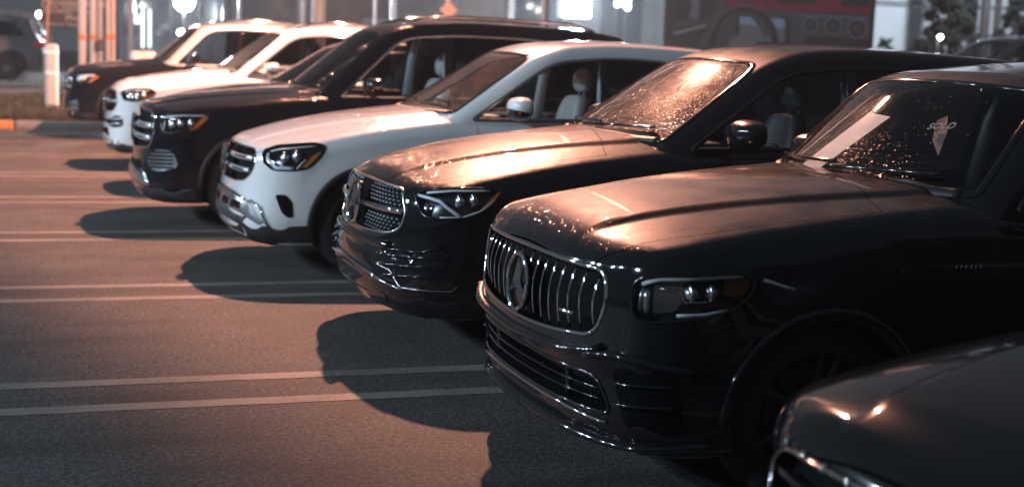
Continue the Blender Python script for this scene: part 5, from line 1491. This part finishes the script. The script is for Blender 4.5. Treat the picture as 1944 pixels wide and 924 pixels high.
# ------------------------------------------------------------------ trees
LEAFM = mat('dark_leaves', (0.022, 0.027, 0.022), 0.8, spec=0.2)
BARK = mat('bark', (0.05, 0.042, 0.036), 0.9)
def tree(label, base, h, crown, n, seed, cat='tree', name='tree'):
    rnd = random.Random(seed)
    t = thing(name, label, cat, base)
    bm = bmesh.new(); tips = []
    if h > 2:
        add_tube(bm, [(0, 0, 0), (0.04, 0, h*0.3), (-0.03, 0.03, h*0.62)], [0.14, 0.11, 0.07], 8)
        for k in range(7):
            a = rnd.uniform(0, 6.28); z0 = h*rnd.uniform(0.25, 0.6); r = crown*rnd.uniform(0.5, 0.9)
            e = (math.cos(a)*r, math.sin(a)*r, z0+h*rnd.uniform(0.12, 0.35))
            add_tube(bm, [(0, 0, z0), (e[0]*0.5, e[1]*0.5, (z0+e[2])/2+0.1), e], [0.05, 0.035, 0.015], 6)
        from_bm('trunk', bm, BARK, t)
    else:
        for k in range(5):
            a = rnd.uniform(0, 6.28); add_tube(bm, [(0, 0, 0), (math.cos(a)*crown*0.5, math.sin(a)*crown*0.5, h*0.6)], [0.02, 0.008], 6)
        from_bm('stems', bm, BARK, t)
    clumps = []
    for _ in range(90 if h > 2 else 12):
        a = rnd.uniform(0, 6.28); z = rnd.uniform(0.16, 1.0)
        rr = crown*math.sqrt(rnd.random())*(1.0-0.55*max(0, z-0.45)/0.55)
        clumps.append((math.cos(a)*rr, math.sin(a)*rr, h*z, crown*rnd.uniform(0.12, 0.30)))
    V = []; Fc = []
    for _ in range(n):
        cx, cy, cz, r = rnd.choice(clumps)
        p = Vector((rnd.gauss(0, 1), rnd.gauss(0, 1), rnd.gauss(0, 0.8))).normalized()*r*rnd.random()**0.4
        p += Vector((cx, cy, cz))
        s_ = rnd.uniform(0.05, 0.10)
        u = Vector((rnd.gauss(0, 1), rnd.gauss(0, 1), rnd.gauss(0, 1))).normalized(); w = u.orthogonal().normalized()
        k = len(V); V += [p-u*s_, p+w*s_*0.6, p+u*s_, p-w*s_*0.6]; Fc.append((k, k+1, k+2, k+3))
    me = bpy.data.meshes.new('crown'); me.from_pydata([v[:] for v in V], [], Fc); me.update()
    link('crown', me, LEAFM, t, False)
def tr(px_, Y, h, crown, n, seed, lab, **k):
    p = at(px_, 60, Y); tree(lab, (p.x, Y, 0.25), h, crown, n, seed, **k)
tr(1805, 41, 4.6, 1.15, 24000, 5, 'dark leafy tree before the pale metal building, beside the poles')
tr(1935, 41.5, 3.9, 0.9, 13000, 9, 'dark tree at the right edge behind the parked grey car')
tr(1684, 42, 2.35, 0.4, 1500, 12, 'small dark shrub at the left end of the pale metal building', cat='shrub', name='shrub')
# ------------------------------------------------------------------ other parked cars
def far_car(key, spec, pose, name, label, paint, z, scale, grp=None, rotz=0.0):
    SPEC[key] = dict(spec); POSE[key] = pose
    c = Car(key, name, label, paint, grp=grp)
    c.root.location.z = z; c.root.scale = (scale,)*3; c.root.rotation_euler.z = rotz
    CARS[key] = c
    c.build(res=0.6)
    sh = c.sh
    for sd in (-1, 1):
        P, n = c.surf([(sh.L-0.22, sh.belt-0.12)], 's', sd, 0.0)
        bm = bmesh.new(); add_box(bm, (sh.L-0.34, P[0][1]-0.10, sh.belt-0.22), (sh.L+0.012, P[0][1]+0.03*sd+0.05, sh.belt-0.06), 0.03)
        from_bm('tail_light', bm, TAILRED(), c.root, True)
    c.rails(DCHROME())
    return c
k = 1.13
xe = at(88, 100, 48.6).x
far_car('farone', SPEC['four'], (xe-4.72*k, 49.6), 'parked_car', 'grey hatchback SUV at the left edge with a red tail light', GREY(), 0.26, k, 'cars on the far road')
xe = at(84, 60, 53).x
far_car('fartwo', SPEC['four'], (xe-4.72*1.2, 53.6), 'parked_car', 'silver SUV behind the grey one, only its roof and rails showing', mat('silver_paint', (0.42, 0.43, 0.44), 0.3, 0.6, 1.0, 0.05), 0.30, 1.25, 'cars on the far road')
p = at(1868, 85, 25)
slab('raised_pad', (p.x-4, 22.5, -0.1), (p.x+14, 28.5, 0.62), CONC)
far_car('right', SPEC['four'], (p.x-1.75, 25.4), 'parked_car', 'dark grey car at the upper right edge on the raised pad', GREY(), 0.62, 1.0)


# ------------------------------------------------------------------ thin haze added for the glow round the floodlight
bm = bmesh.new(); add_box(bm, (-83, -33, -1.0), (123, 143, 13.5))
hz = from_bm('haze', bm, None, None, False); hz['kind'] = 'stuff'
hm = bpy.data.materials.new('haze'); hm.use_nodes = True; ht = hm.node_tree; ht.nodes.clear()
ho = ht.nodes.new('ShaderNodeOutputMaterial'); hv = ht.nodes.new('ShaderNodeVolumePrincipled')
hv.inputs['Density'].default_value = 0.0008; hv.inputs['Color'].default_value = (0.9, 0.93, 0.97, 1); hv.inputs['Anisotropy'].default_value = 0.3
ht.links.new(hv.outputs[0], ho.inputs['Volume'])
hz.data.materials.append(hm)
